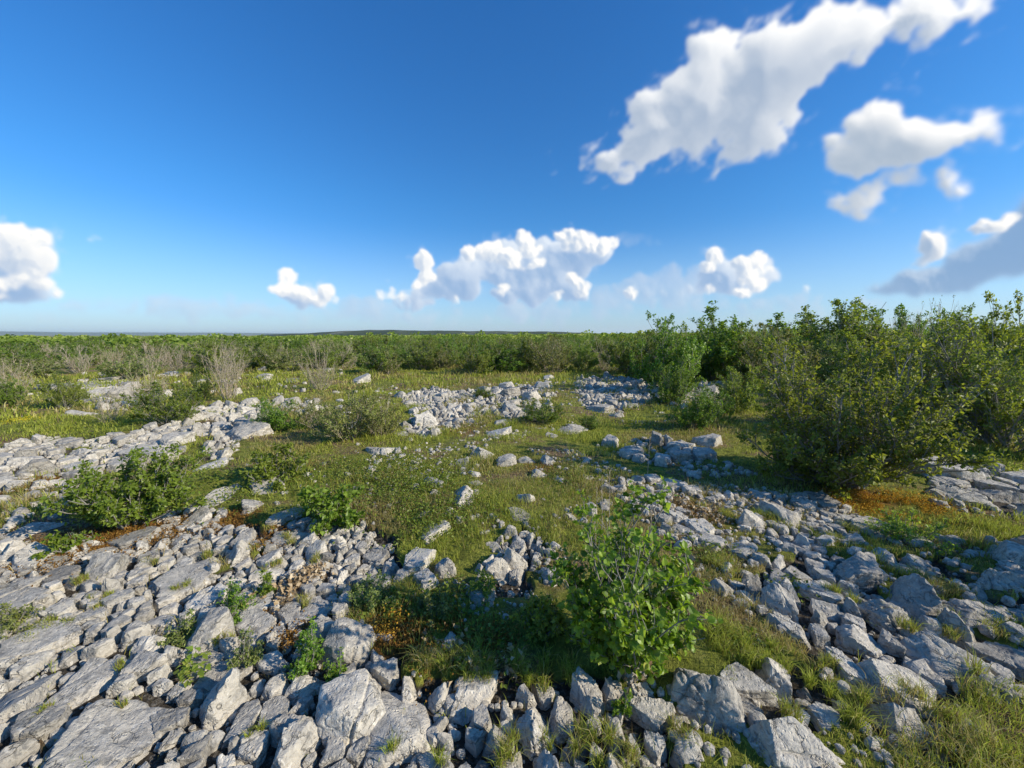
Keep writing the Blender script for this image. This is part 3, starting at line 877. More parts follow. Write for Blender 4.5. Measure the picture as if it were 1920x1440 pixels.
def build_rocks():
    rng = np.random.default_rng(5)
    seeds = []          # x, y, radius, elong, turn, top, tone, crack, zone, label
    for h in HEROES:
        px, py, hw, ratio, turn, top, tone, crack, lab = h
        x, y = at(px, py)
        # the pixel marks the near foot; the middle lies behind it
        back = hw * ratio * 0.5 * min(1.0, 1.0)
        d = math.hypot(x, y)
        x += x / d * back
        y += y / d * back
        seeds.append([x, y, hw * 0.94, ratio, turn, top * (0.62 if hw > 0.12 else 0.48), tone, crack, -1, lab])
    S = np.array([[s[0], s[1], s[2] * math.sqrt(max(s[3], 0.5))] for s in seeds])
    for zi, z in enumerate(ZONES):
        name, _o, rad, tops, el, keep, flat = z
        poly = ZP[zi]
        lo = np.maximum(poly.min(0), [-20, 0.7])
        hi = np.minimum(poly.max(0), [16, 60])
        area = (hi[0] - lo[0]) * (hi[1] - lo[1])
        n = int(area / (rad * rad) * 5)
        cx = rng.uniform(lo[0], hi[0], n)
        cy = rng.uniform(lo[1], hi[1], n)
        am = max(0.12, 2.0 * rad)
        ok = inside(poly, cx + am * fbm2(cx, cy, 0.3 / rad, 3, 1), cy + am * fbm2(cx, cy, 0.3 / rad, 3, 5))
        ok &= grassy(cx, cy) < (0.95 if name == 'left_pavement' else 0.38)
        cx, cy = cx[ok], cy[ok]
        if keep < 0.99:
            clump = fbm2(cx, cy, 0.8 / rad * 0.25, 2, zi) * 0.5 + 0.5 if keep > 0.3 else rng.random(len(cx))
            k = clump < np.quantile(clump, min(1, keep + 0.02)) if keep > 0.3 else np.ones(len(cx), bool)
            cx, cy = cx[k], cy[k]
        got = 0
        cap = 1e9
        if keep <= 0.3:
            cap = max(4, int(keep * (ok.mean() * area) / (3.14 * rad * rad)))
        for x, y in zip(cx, cy):
            r = rad * 0.86 * math.exp(rng.normal() * 0.72)
            r = min(max(r, rad * 0.48), rad * 3.3)
            rr = r * (0.95 if keep > 0.3 else 1.0)
            dx = S[:, 0] - x
            dy = S[:, 1] - y
            if np.any(dx * dx + dy * dy < (0.80 * (S[:, 2] + rr)) ** 2):
                continue
            top = rng.uniform(*tops) * (0.7 + 0.5 * r / rad) * (0.62 if rad < 0.11 else 0.85)
            if rng.random() < 0.12:
                top *= 1.5
            tone = min(1.3, max(0.62, rng.normal(0.98, 0.16)))
            seeds.append([x, y, r, el * math.exp(rng.normal() * 0.22), rng.normal() * 22, top, tone, int(rng.random() < 0.35) + int(rng.random() < 0.2), zi, None])
            S = np.vstack([S, [x, y, rr]])
            got += 1
            if got >= cap:
                break
    n = len(seeds)
    X = np.array([s[0] for s in seeds]); Y = np.array([s[1] for s in seeds]); R = np.array([s[2] for s in seeds])
    gz = ground_z(X, Y)
    rk = rocky_mask(X, Y)
    rocks = []
    rubble_v, rubble_f, rubble_t = [], [], []
    nv = 0
    PX, PY, DEP = project(X, Y, gz + 0.05)
    size_px = R * 2 * F / np.maximum(DEP, 0.1)
    vis = (PX > -60) & (PX < 1980) & (PY < 1520) & (DEP > 0.2)
    score = np.where(vis, size_px, size_px * 0.01)
    hero = np.array([s[9] is not None for s in seeds])
    order = np.argsort(-(score + hero * 1e4))
    single = set(order[:300].tolist())
    for i in range(n):
        x, y, r, el, turn, top, tone, crack, zi, lab = seeds[i]
        base = gz[i] - (0.04 if rk[i] else 0.0)
        a = math.radians(turn)
        flat = 0.3 if zi < 0 else ZONES[zi][6]
        sheet = zi >= 0 and flat > 0.55 and rng.random() < 0.6
        if sheet:
            top = (0.045 if ZONES[zi][2] < 0.12 else 0.09) + 0.022 * float(fbm2(np.array([x]), np.array([y]), 2.0, 2, 50.0)[0]) + rng.normal() * 0.006
        sx, sy = r, r * el
        if zi >= 0:
            sx, sy = r / math.sqrt(el) * 1.08, r * math.sqrt(el) * 1.08
        # stretch axis: long side runs away from the camera, swung by the turn
        ca, sa = math.cos(a), math.sin(a)
        deep = max(0.05, min(0.4 * r + 0.03, 0.14))
        half = (top + deep) / 2
        pl, di = [], []
        # neighbours bound the block, in world directions
        d2 = (X - x) ** 2 + (Y - y) ** 2
        near = np.where((d2 < (3.2 * r + 0.25) ** 2) & (d2 > 1e-8))[0]
        if zi >= 0 or True:
            near = near[np.argsort(d2[near])][:9]
            for j in near:
                dd = math.sqrt(d2[j])
                nx, ny = (X[j] - x) / dd, (Y[j] - y) / dd
                lim = dd * r / (r + R[j]) * (1.0 if lab is None else 1.06) - rng.uniform(0.001 if sheet else 0.003, 0.006 if sheet else 0.014)
                mine = 1.45 * r
                if lim < mine:
                    t = rng.uniform(0.0, 0.08 if sheet else 0.55)
                    ja = rng.normal() * (0.30 if lab is None else 0.12)
                    nx, ny = nx * math.cos(ja) - ny * math.sin(ja), nx * math.sin(ja) + ny * math.cos(ja)
                    pl.append((nx, ny, t)); di.append(max(lim, r * 0.45) * 1.0)
        # its own sides
        k = int(rng.integers(4, 7))
        a0 = rng.random() * 6.28
        for q in range(k):
            b = a0 + q * 2 * math.pi / k + rng.normal() * 0.25
            lx, ly = math.cos(b), math.sin(b)
            # support distance of an ellipse with half axes sx, sy turned by a
            ex = lx * ca + ly * sa
            ey = -lx * sa + ly * ca
            s = math.hypot(ex * sx, ey * sy) * rng.uniform(0.86, 1.06) * (1.22 if sheet else 1.0)
            pl.append((lx, ly, rng.uniform(0.0, 0.45) * (1 - 0.4 * flat))); di.append(s)
        # broken corners
        for q in range(0 if sheet and rng.random() < 0.4 else int(rng.integers(1, 5))):
            b = rng.random() * 6.28
            pl.append((math.cos(b), math.sin(b), rng.uniform(-0.1, 0.3 if sheet else 1.0))); di.append(math.hypot(math.cos(b) * sx, math.sin(b) * sy) * rng.uniform(0.42, 0.85))
        # top faces
        tilt = 0.34 * (1 - 0.70 * flat) + 0.06 + (0.28 if (rng.random() < 0.35 and r < 0.14) else 0)
        if sheet:
            tilt = 0.07
        for q in range(1 if rng.random() < flat else (2 if rng.random() < 0.6 else 3)):
            pl.append((rng.normal() * tilt, rng.normal() * tilt, 1.0)); di.append(half * rng.uniform(0.9, 1.05))
        if rng.random() < (0.2 if sheet else 0.7):
            b = rng.random() * 6.28
            pl.append((math.cos(b) * 0.75, math.sin(b) * 0.75, 0.8)); di.append(0.62 * (r + half) * rng.uniform(0.85, 1.1))
        pl.append((0, 0, -1)); di.append(half)
        pl = np.array(pl, float); di = np.array(di, float)
        nn = np.linalg.norm(pl, axis=1)
        pl /= nn[:, None]
        spx = size_px[i]
        lev = 6 if (spx > 105 and vis[i] and lab) else 5 if (spx > 48 and vis[i]) else 4 if (spx > 16 and vis[i]) else 3 if spx > 7 else 2
        if i not in single:
            lev = min(lev, 4)
            if spx < 26:
                lev = min(lev, 3)
        v, f = rock_shape(lev, pl, di, (sx, sy, half), rng, sharp=float(rng.choice([40, 80, 120, 160])), rough=rng.uniform(0.03, 0.07), crack=crack, worn=rng.uniform(0.03, 0.10))
        v = v + [0, 0, half - deep]
        if i in single:
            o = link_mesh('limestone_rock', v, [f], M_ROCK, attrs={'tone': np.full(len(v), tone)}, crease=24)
            o.location = (x, y, base)
            rocks.append((o, i, lab, r, el, top, tone, float(PX[i]), float(PY[i]), zi))
        else:
            rubble_v.append(v + [x, y, base]); rubble_f.append(f + nv); rubble_t.append(np.full(len(v), tone)); nv += len(v)
    # small broken stones in the gaps
    cnt = 0
    for zi, z in enumerate(ZONES):
        rad = z[2]
        poly = ZP[zi]
        lo = np.maximum(poly.min(0), [-20, 0.7]); hi = np.minimum(poly.max(0), [20, 26])
        if np.any(hi <= lo):
            continue
        area = max(0, (hi[0] - lo[0]) * (hi[1] - lo[1]))
        m = int(min(5200, area / (rad * rad) * (2.2 if z[5] > 0.4 else 0.9 if z[5] > 0.15 else 0.22)))
        cx = rng.uniform(lo[0], hi[0], m); cy = rng.uniform(lo[1], hi[1], m)
        ok = inside(poly, cx, cy)
        if z[5] <= 0.4:
            ok &= fbm2(cx, cy, 1.3, 3, 40.0) > 0.12
        cx, cy = cx[ok], cy[ok]
        g = ground_z(cx, cy) - 0.045 * rocky_mask(cx, cy)
        for x, y, zz in zip(cx, cy, g):
            s = rad * min(0.5, 0.17 * math.exp(rng.normal() * 0.45))
            pl, di = extra_planes(rng, 4, 0.75, 1.05, (-0.2, 1.0))
            hb = rng.random() * 6.28 + np.arange(5) * 1.2566 + rng.normal(size=5) * 0.2
            pl = np.vstack([pl, np.stack([np.cos(hb), np.sin(hb), rng.uniform(-0.1, 0.3, 5)], 1)])
            di = np.append(di, rng.uniform(0.8, 1.05, 5))
            v, f = rock_shape(2, np.vstack([pl, [[0, 0, 1], [0, 0, -1]]]), np.append(di, [0.8, 0.8]) * s, (s, s * rng.uniform(0.7, 1.4), s * rng.uniform(0.5, 0.9)), rng, 60, 0.04, 0, 0.08)
            rubble_v.append(v + [x, y, zz + s * 0.25]); rubble_f.append(f + nv); rubble_t.append(np.full(len(v), rng.uniform(0.85, 1.2))); nv += len(v)
            cnt += 1
    o = link_mesh('limestone_rubble', np.concatenate(rubble_v), [np.concatenate(rubble_f)], M_ROCK, attrs={'tone': np.concatenate(rubble_t)}, crease=24)
    tag(o, kind='stuff', label='small broken limestone rubble lying between the larger stones', cat='rubble')
    print('rocks', n, 'single', len(single), 'small', cnt, 'verts', nv)
    # labels
    size_rank = np.array([q[3] for q in rocks])
    q1, q2 = np.quantile(size_rank, [0.33, 0.72])
    by = {}
    for q in rocks:
        o, i, lab, r, el, top, tone, px, py, zi = q
        zone = 'stones in the grass' if zi >= 0 and ZONES[zi][0] == 'grass_stones' else 'limestone blocks of the pavement'
        if lab:
            tag(o, lab, 'rock', 'limestone blocks of the heath')
            continue
        sz = 'small' if r < q1 else 'medium' if r < q2 else 'big'
        tn = 'dark grey' if tone < 0.92 else 'pale' if tone > 1.13 else 'grey'
        sh = 'upright block' if top > r * 1.15 else 'flat slab' if top < r * 0.55 else 'angular block'
        if el > 1.9:
            sh = 'long ' + sh
        best = min(LANDMARKS, key=lambda L: math.hypot((L[1] - px), (L[2] - py) * 1.4))
        dx, dy = px - best[1], py - best[2]
        if abs(dx) > abs(dy) * 1.3:
            rel = 'left of' if dx < 0 else 'right of'
        elif abs(dy) > abs(dx) * 1.3:
            rel = 'in front of' if dy > 0 else 'behind'
        else:
            rel = ('near ' if dy > 0 else 'far ') + ('left of' if dx < 0 else 'right of')
        by.setdefault((f'{sz} {tn} {sh}', rel, best[0]), []).append((math.hypot(dx, dy), o))
    nth = ['nearest', 'second nearest', 'third nearest', 'fourth nearest', 'fifth nearest', 'sixth nearest', 'seventh nearest', 'eighth nearest', 'ninth nearest', 'tenth nearest']
    for (a, rel, lm), lst in by.items():
        lst.sort(key=lambda q: q[0])
        for k, (dd, o) in enumerate(lst):
            lab = f'{a} {rel} {lm}' if len(lst) == 1 else f'{a} {rel} {lm}, {nth[min(k, 9)]}'
            tag(o, lab, 'rock', 'limestone blocks of the heath')


build_rocks()


# ------------------------------------------------------------------ plants
def norm(v):
    return v / np.maximum(np.linalg.norm(v, axis=-1, keepdims=True), 1e-9)


def grow(rng, P0, D, L, K, up, wig):
    """polylines (N, K, 3)"""
    N = len(P0)
    pts = np.zeros((N, K, 3))
    pts[:, 0] = P0
    d = norm(D)
    st = (L / (K - 1))[:, None]
    for k in range(1, K):
        d = norm(d + np.array([0, 0, up]) + rng.normal(size=(N, 3)) * wig)
        pts[:, k] = pts[:, k - 1] + d * st
    return pts


def kids(rng, pts, L, m, lo, hi, side, lfac):
    N, K, _ = pts.shape
    par = np.repeat(np.arange(N), m)
    t = rng.uniform(lo, hi, len(par)) * (K - 1)
    i = np.clip(t.astype(int), 0, K - 2)
    f = (t - i)[:, None]
    s = pts[par, i] * (1 - f) + pts[par, i + 1] * f
    pd = norm(pts[par, i + 1] - pts[par, i])
    r = rng.normal(size=(len(par), 3))
    r[:, 2] = np.abs(r[:, 2]) * 0.6
    d = norm(pd + norm(r) * side)
    ln = L[par] * lfac * (1.1 - t / (K - 1) * 0.6) * rng.uniform(0.6, 1.2, len(par))
    return s, d, ln


def tubes(polys, sides=4):
    """polys: list of (pts (N,K,3), r0, r1) -> verts, faces"""
    V, Fc = [], []
    n = 0
    for pts, r0, r1 in polys:
        N, K, _ = pts.shape
        ax = norm(pts[:, -1] - pts[:, 0])
        ref = np.where(np.abs(ax[:, 2:3]) > 0.9, np.array([[1.0, 0, 0]]), np.array([[0, 0, 1.0]]))
        u = norm(np.cross(ax, ref)); w = np.cross(ax, u)
        ang = np.arange(sides) * 2 * math.pi / sides
        rad = np.linspace(0, 1, K)
        rr = (np.asarray(r0).reshape(-1, 1) * (1 - rad) + np.asarray(r1).reshape(-1, 1) * rad)
        rr = np.broadcast_to(rr, (N, K))
        ring = (u[:, None, None, :] * np.cos(ang)[None, None, :, None] + w[:, None, None, :] * np.sin(ang)[None, None, :, None]) * rr[:, :, None, None]
        v = pts[:, :, None, :] + ring
        idx = np.arange(N * K * sides).reshape(N, K, sides) + n
        a = idx[:, :-1]; b = idx[:, 1:]
        q = np.stack([a, np.roll(a, -1, 2), np.roll(b, -1, 2), b], -1).reshape(-1, 4)
        V.append(v.reshape(-1, 3)); Fc.append(q)
        n += N * K * sides
    return np.concatenate(V), np.concatenate(Fc)


LEAF_T = {
    'diamond': (np.array([[0, 0, 0], [0.36, 0.42, 0.10], [0, 1, 0], [-0.36, 0.42, 0.10]]), [np.array([[0, 1, 2, 3]])]),
    'fold': (np.array([[0, 0, 0], [0.34, 0.40, 0.13], [0, 1, -0.06], [-0.34, 0.40, 0.13], [0, 0.45, 0]]), [np.array([[0, 1, 4], [1, 2, 4], [0, 4, 3], [4, 2, 3]])]),
    'oval': (np.array([[0, 0, 0], [0.27, 0.14, 0.07], [0.43, 0.42, 0.12], [0.36, 0.72, 0.08], [0, 1.05, -0.12], [-0.36, 0.72, 0.08], [-0.43, 0.42, 0.12], [-0.27, 0.14, 0.07], [0, 0.3, 0.0], [0, 0.68, -0.02]]),
             [np.array([[0, 1, 2, 8], [8, 2, 3, 9], [0, 8, 6, 7], [8, 9, 5, 6]]), np.array([[9, 3, 4], [9, 4, 5]])]),
}


def leaves(rng, P, out, size, kind, upness=0.5, jitter=0.65):
    """leaf faces at points P with outward dirs; returns verts, faces, rnd"""
    tv, tf = LEAF_T[kind]
    N = len(P)
    nrm = norm(np.array([0, 0, upness]) + out * 0.5 + rng.normal(size=(N, 3)) * jitter)
    d = norm(out + rng.normal(size=(N, 3)) * 0.7)
    d = norm(d - nrm * (d * nrm).sum(1, keepdims=True))
    s = np.cross(d, nrm)
    sz = (size * rng.uniform(0.55, 1.25, N))[:, None]
    v = P[:, None] + sz[:, None] * (tv[None, :, 0:1] * s[:, None] + tv[None, :, 1:2] * d[:, None] + tv[None, :, 2:3] * nrm[:, None])
    k = len(tv)
    off = (np.arange(N) * k)[:, None, None]
    fs = [(f[None] + off).reshape(-1, f.shape[1]) for f in tf]
    rnd = np.repeat(np.clip(rng.normal(0.45, 0.24, N), 0, 1), k)
    return v.reshape(-1, 3), fs, rnd


def make_shrub(name, seed, H, R, nst, n1, n2, per, leaf, kind='diamond', mleaf=None, mbark=None, spread=1.0, bare=0.0, stem_r=0.012, shape=1.0, leafname='foliage', low=0.1, upright=0.05, part_stem='branches', depth=1.0, lean=(0, 0), wig=0.16):
    """Empty with branches and foliage below it"""
    rng = np.random.default_rng(seed)
    th = rng.random(nst) * 2 * math.pi
    ph = np.arccos(1 - rng.random(nst) * (1 - math.cos(math.radians(72 * spread))))
    D = np.stack([np.cos(th) * np.sin(ph), np.sin(th) * np.sin(ph), np.cos(ph)], 1)
    L = 1.0 / np.sqrt((np.sin(ph) / R) ** 2 + (np.cos(ph) / H) ** 2) * rng.uniform(0.72, 1.05, nst)
    P0 = np.stack([np.cos(th), np.sin(th), np.zeros(nst)], 1) * (R * 0.16 * rng.random(nst)[:, None])
    P0[:, 2] = -0.03
    s0 = grow(rng, P0, D, L, 7, upright, wig)
    a, d, l = kids(rng, s0, L, n1, low, 0.98, 0.75, 0.42)
    s1 = grow(rng, a, d, l, 5, 0.08, 0.2)
    a, d, l = kids(rng, s1, l, n2, 0.15, 1.0, 0.8, 0.5)
    s2 = grow(rng, a, d, l, 4, 0.05, 0.22)
    S = np.array([1.0, depth, 1.0])
    allp = np.concatenate([s0.reshape(-1, 3), s2.reshape(-1, 3)])
    kz = H / np.quantile(allp[:, 2], 0.985)
    kr = R / np.quantile(np.hypot(allp[:, 0], allp[:, 1]), 0.93)

    def fit(p):
        q = p * np.array([kr, kr * depth, kz])
        q[..., 0] += lean[0] * q[..., 2]
        q[..., 1] += lean[1] * q[..., 2]
        q[..., 2] = np.maximum(q[..., 2], -0.03)
        q[..., 2] = np.where(q[..., 2] > H, H + (q[..., 2] - H) * 0.4, q[..., 2])
        return q
    s0, s1, s2 = fit(s0), fit(s1), fit(s2)
    root = empty(name, (0, 0, 0))
    v, f = tubes([(s0, np.full(nst, stem_r), np.full(nst, stem_r * 0.35)), (s1, stem_r * 0.42, stem_r * 0.2), (s2, stem_r * 0.24, stem_r * 0.1)], 4)
    link_mesh(part_stem, v, [f], mbark or M_BARK, root)
    if per > 0:
        ctr = np.array([0, 0, H * 0.35])
        N2 = len(s2)
        keep = rng.random(N2) >= bare
        sel = s2[keep]
        m = int(per)
        par = np.repeat(np.arange(len(sel)), m)
        t = rng.uniform(0.1, 1.0, len(par)) * 3
        i = np.clip(t.astype(int), 0, 2)
        fr = (t - i)[:, None]
        P = sel[par, i] * (1 - fr) + sel[par, i + 1] * fr
        P = P + rng.normal(size=P.shape) * leaf * 0.35
        P[:, 2] = np.maximum(P[:, 2], 0.01)
        out = norm(P - ctr + rng.normal(size=P.shape) * 0.15)
        v, fs, rnd = leaves(rng, P, out, leaf, kind)
        link_mesh(leafname, v, fs, mleaf or M_SCRUB, root, smooth=False, attrs={'rnd': rnd})
    return root


def foot(px, py):
    x, y = at(px, py)
    return x, y, float(ground_z(x, y)[0])


def build_plants():
    # --- prototypes for repeated scrub (unit: H 1.6, R 1.0); the first use of each moves the prototype itself
    protos = {}

    def proto(key):
        if key in protos:
            return protos[key]
        if key.startswith('scrub'):
            k = int(key[5:])
            p = make_shrub('scrub_bush', 100 + k, 1.6, 1.0, 24, 10, 5, 10, 0.060, 'diamond', M_SCRUB, M_BARK, spread=[1.0, 0.85, 1.1, 0.9][k % 4], bare=0.12, stem_r=0.012, wig=0.2)
        elif key.startswith('green'):
            k = int(key[5:])
            p = make_shrub('green_bush', 120 + k, 1.6, 1.0, 24, 10, 5, 10, 0.060, 'diamond', M_BRIGHT, M_BARK, spread=1.0, bare=0.05, stem_r=0.011, wig=0.2)
        elif key.startswith('bare'):
            k = int(key[4:])
            p = make_shrub('bare_bush', 140 + k, 1.6, 0.85, 18, 9, 4, 2, 0.042, 'diamond', M_GREY, M_TWIG, spread=0.72, bare=0.35, stem_r=0.011, upright=0.12, wig=0.14)
        elif key.startswith('mixed'):
            k = int(key[5:])
            p = make_shrub('scrub_bush', 160 + k, 1.6, 1.0, 20, 9, 5, 9, 0.055, 'diamond', M_GREY, M_TWIG, spread=0.9, bare=0.15, stem_r=0.011, upright=0.1, wig=0.17)
        p['_used'] = 0
        protos[key] = p
        return p

    def place(key, px, py, top, wpx, label, cat, group, rz=None, base_h=1.6, base_r=1.0, xyz=None, name=None):
        p = proto(key)
        if xyz is None:
            x, y, z = foot(px, py)
            H = max(0.15, z_at(x, y, top) - z)
            dep = y * CP + (CAMZ - z) * SP
            R = wpx / 2 * dep / F
        else:
            x, y, z, H, R = xyz
        rr = random.Random(int(px * 31 + py * 17) if xyz is None else int(x * 977 + y * 331))
        rz = rr.random() * 6.28 if rz is None else rz
        sc = (R / base_r, R / base_r, H / base_h)
        if p['_used']:
            o = copy_thing(p, (x, y, z - 0.02), rz, sc)
        else:
            o = p
            o.location = (x, y, z - 0.02); o.rotation_euler = (0, 0, rz); o.scale = sc
            p['_used'] = 1
        tag(o, label, cat, group)
        return o

    # --- the large dark bush on the right, built for itself
    x, y, z = foot(1560, 905)
    H = z_at(x, y, 652) - z
    R = 138 * (y * CP + CAMZ * SP) / F
    big = make_shrub('hazel_bush', 7, H, R, 42, 13, 7, 8, 0.042, 'fold', M_SCRUB, M_BARK, spread=0.95, bare=0.18, stem_r=0.013, low=0.05, wig=0.15)
    big.location = (x, y, z)
    tag(big, 'largest dark leafy bush with grey twigs, behind the orange moss', 'bush', 'hazel bushes on the right')
    # neighbours to the right, closer scrub
    x, y, z = foot(1890, 842)
    H = z_at(x, y, 606) - z
    b2 = make_shrub('hazel_bush', 8, H, 1.1, 34, 13, 7, 8, 0.045, 'fold', M_SCRUB, M_BARK, spread=0.95, bare=0.1, stem_r=0.013, low=0.05)
    b2.location = (x, y, z)
    tag(b2, 'tall dark bush filling the right edge of the photo above the grass strip', 'bush', 'hazel bushes on the right')
    # out of the frame to the right, it shades the layered slabs
    b3 = make_shrub('hazel_bush', 12, 1.35, 0.75, 26, 10, 5, 7, 0.052, 'fold', M_SCRUB, M_BARK, spread=0.95, bare=0.1, stem_r=0.011, low=0.05)
    b3.location = (4.35, 1.75, float(ground_z(4.35, 1.75)[0]))
    tag(b3, 'leafy bush just outside the right edge, it shades the layered limestone slabs', 'bush', 'hazel bushes on the right')
    g = 'scrub bushes of the heath'
    t = 'trees and bushes rising above the scrub'
    # --- named scrub, bushes and trees (photo px of foot, top row, width)
    L = [
        ('scrub0', 1700, 810, 640, 110, 'dark bush in the gap between the largest bush and the right edge', 'bush', t),
        ('scrub1', 1905, 790, 565, 160, 'highest dark tree at the right edge', 'tree', t),
        ('mixed0', 1800, 780, 600, 130, 'twiggy bush left of the highest tree at the right edge', 'bush', t),
        ('green1', 1745, 770, 590, 110, 'green bush seen over the gap right of the largest bush', 'bush', t),
        ('green1', 1245, 735, 600, 128, 'green tree standing above the right end of the clearing', 'tree', t),
        ('green1', 1295, 805, 722, 78, 'small light green bush below the green tree', 'bush', t),
        ('green2', 1262, 760, 680, 70, 'light green bush at the foot of the green tree', 'bush', t),
        ('scrub2', 1385, 775, 690, 95, 'low bush left of the largest dark bush', 'bush', t),
        ('green2', 1340, 790, 735, 70, 'low yellow green bush between the small light bush and the largest bush', 'bush', t),
        ('green2', 1375, 715, 590, 180, 'broad rounded tree behind and left of the largest bush', 'tree', t),
        ('scrub0', 1562, 700, 570, 180, 'dome shaped tree rising behind the largest bush', 'tree', t),
        ('scrub1', 1300, 705, 612, 90, 'bush between the green tree and the broad rounded tree', 'bush', t),
        ('green0', 1665, 705, 583, 110, 'small treetop right of the dome shaped tree', 'tree', t),
        ('mixed1', 1480, 735, 632, 140, 'twiggy bush in front of the broad rounded tree', 'bush', t),
        ('mixed2', 1440, 725, 612, 120, 'twiggy bush just behind the low bush at the left of the largest bush', 'bush', t),
        ('scrub2', 1620, 750, 628, 150, 'bush behind the right shoulder of the largest bush', 'bush', t),
        ('bare0', 1745, 730, 562, 70, 'bare twigged bush sticking up against the sky at the right', 'bush', t),
        ('bare1', 1690, 720, 590, 80, 'bare bush beside the small treetop', 'bush', t),
        ('green0', 312, 795, 722, 100, 'bright green bush at the left end of the stone band', 'bush', g),
        ('scrub1', 372, 748, 700, 48, 'small dark bush behind the bright green bush', 'bush', g),
        ('scrub3', 122, 762, 702, 60, 'small dark bush on the far side of the lawn', 'bush', g),
        ('green1', 5, 760, 706, 60, 'small green bush at the left edge behind the lawn', 'bush', g),
        ('bare0', 425, 748, 642, 95, 'tall bare bush of pale stems left of the clearing', 'bush', g),
        ('bare1', 282, 762, 668, 82, 'bare pale bush behind the bright green bush', 'bush', g),
        ('bare2', 205, 790, 728, 60, 'sparse bare twigs beside the far left ledge', 'bush', g),
        ('bare0', 25, 742, 672, 60, 'bare bush near the left edge behind the lawn', 'bush', g),
        ('green2', 518, 805, 750, 82, 'dark green bush left of the twiggy mid bush', 'bush', g),
        ('mixed0', 655, 822, 728, 130, 'twiggy green and brown bush in the middle distance', 'bush', g),
        ('mixed1', 600, 802, 738, 80, 'twiggy bush just left of the twiggy mid bush', 'bush', g),
        ('mixed2', 712, 818, 738, 80, 'twiggy bush just right of the twiggy mid bush', 'bush', g),
        ('green0', 1015, 795, 752, 75, 'low green bush in front of the central heap', 'bush', g),
        ('green1', 1105, 802, 775, 40, 'tiny green bush right of the low bush in front of the heap', 'bush', g),
        ('bare1', 600, 730, 642, 75, 'bare pale bush behind the twiggy mid bush', 'bush', g),
        ('green1', 905, 745, 722, 40, 'tiny green bush growing on the central heap', 'bush', g),
    ]
    for e in L:
        place(*e)
    # --- the belt of scrub behind the clearing
    rng = random.Random(4)
    belt = []
    for k in range(18):
        px = 520 + k * 44 + rng.uniform(-16, 16)
        py = rng.uniform(692, 706)
        belt.append((px, py, rng.uniform(632, 655) - (8 if px > 950 else 0) - (8 if px > 1120 else 0), rng.uniform(62, 105)))
    keys = ['scrub0', 'scrub1', 'mixed0', 'scrub2', 'green0', 'mixed1', 'scrub3', 'mixed2', 'green2', 'scrub0', 'bare2']
    placed = []
    for k, (px, py, top, w) in enumerate(sorted(belt)):
        key = keys[(k * 7) % len(keys)]
        x, y, z = foot(px, py)
        placed.append((x, y, w / 2 * y / F, key, z_at(x, y, top) - z))
    # scattered further back, thinning with distance
    cand = []
    tries = 0
    while len(cand) < 250 and tries < 90000:
        tries += 1
        d = 13.5 + (48 - 13.5) * rng.random() ** 1.15
        a = math.radians(rng.uniform(-56, 56))
        x, y = d * math.sin(a), d * math.cos(a)
        if y < 8:
            continue
        px, py, dep = project(np.float64(x), np.float64(y), np.float64(0.0))
        if px < -80 or px > 2000:
            continue
        if 480 < px < 1240 and py > 692:
            continue
        if px <= 480 and py > 712:
            continue
        if px >= 1240 and py > 722:
            continue
        R = rng.uniform(0.55, 1.25)
        if any((x - q[0]) ** 2 + (y - q[1]) ** 2 < (0.72 * (R + q[2])) ** 2 for q in placed + cand):
            continue
        t_ = (px - 200) / 1700
        H = rng.uniform(0.9, 1.4) + 0.42 * max(0, min(1, t_)) + (0.35 if px > 1350 else 0)
        left = px < 620
        key = rng.choice(['bare0', 'bare1', 'bare2', 'bare0', 'bare1', 'mixed0', 'mixed1', 'mixed2', 'scrub0', 'green1', 'green0', 'green2'] if left else ['scrub0', 'scrub1', 'mixed0', 'mixed1', 'mixed2', 'green0', 'green1', 'green2'])
        cand.append((x, y, R, key, H))
    placed += cand
    words = {'bare': 'bare pale twigged bush', 'mixe': 'twiggy olive bush', 'scru': 'dark leafy bush', 'gree': 'fresh green bush'}
    info = []
    for x, y, R, key, H in placed:
        z = float(ground_z(x, y)[0])
        o = place(key, 0, 0, 0, 0, 'x', 'bush', 'bushes of the scrub behind the clearing', xyz=(x, y, z, H, R))
        px, py, dep = project(np.float64(x), np.float64(y), np.float64(z + H * 0.5))
        info.append([o, float(px), math.hypot(x, y), words[key[:4]]])
    marks = [('the tall bare bush', 425), ('the twiggy mid bush', 655), ('the central heap', 900), ('the green tree', 1248), ('the broad rounded tree', 1380), ('the dome shaped tree', 1562), ('the far left ledge', 200), ('the left edge', 0), ('the right edge', 1920), ('the small heap at the right', 1130)]
    bins = {}
    for e in info:
        m = min(marks, key=lambda q: abs(q[1] - e[1]))
        dist = 'close' if e[2] < 19 else 'middling' if e[2] < 34 else 'distant'
        rel = 'beyond' if m[0] not in ('the left edge', 'the right edge') else 'near'
        if abs(e[1] - m[1]) > 40 and rel == 'beyond':
            rel = 'beyond and left of' if e[1] < m[1] else 'beyond and right of'
        bins.setdefault((dist, e[3], rel, m[0]), []).append(e)
    order = ['first', 'second', 'third', 'fourth', 'fifth', 'sixth', 'seventh', 'eighth', 'ninth', 'tenth', 'eleventh', 'twelfth']
    for (dist, w, rel, m), lst in bins.items():
        lst.sort(key=lambda q: q[1])
        for k, e in enumerate(lst):
            e[0]['label'] = f'{dist} {w} {rel} {m}'.replace('beyond and left of', 'beyond, left of').replace('beyond and right of', 'beyond, right of').replace('bare pale twigged', 'bare pale').replace('the small heap at the right', 'the right heap') + ('' if len(lst) == 1 else f', {order[min(k, 11)]} from left')

    # --- the rest of the scrub to the horizon, one mass
    rg = np.random.default_rng(9)
    V, Fs, Rn = [], [], []
    nv = 0
    n = 9500
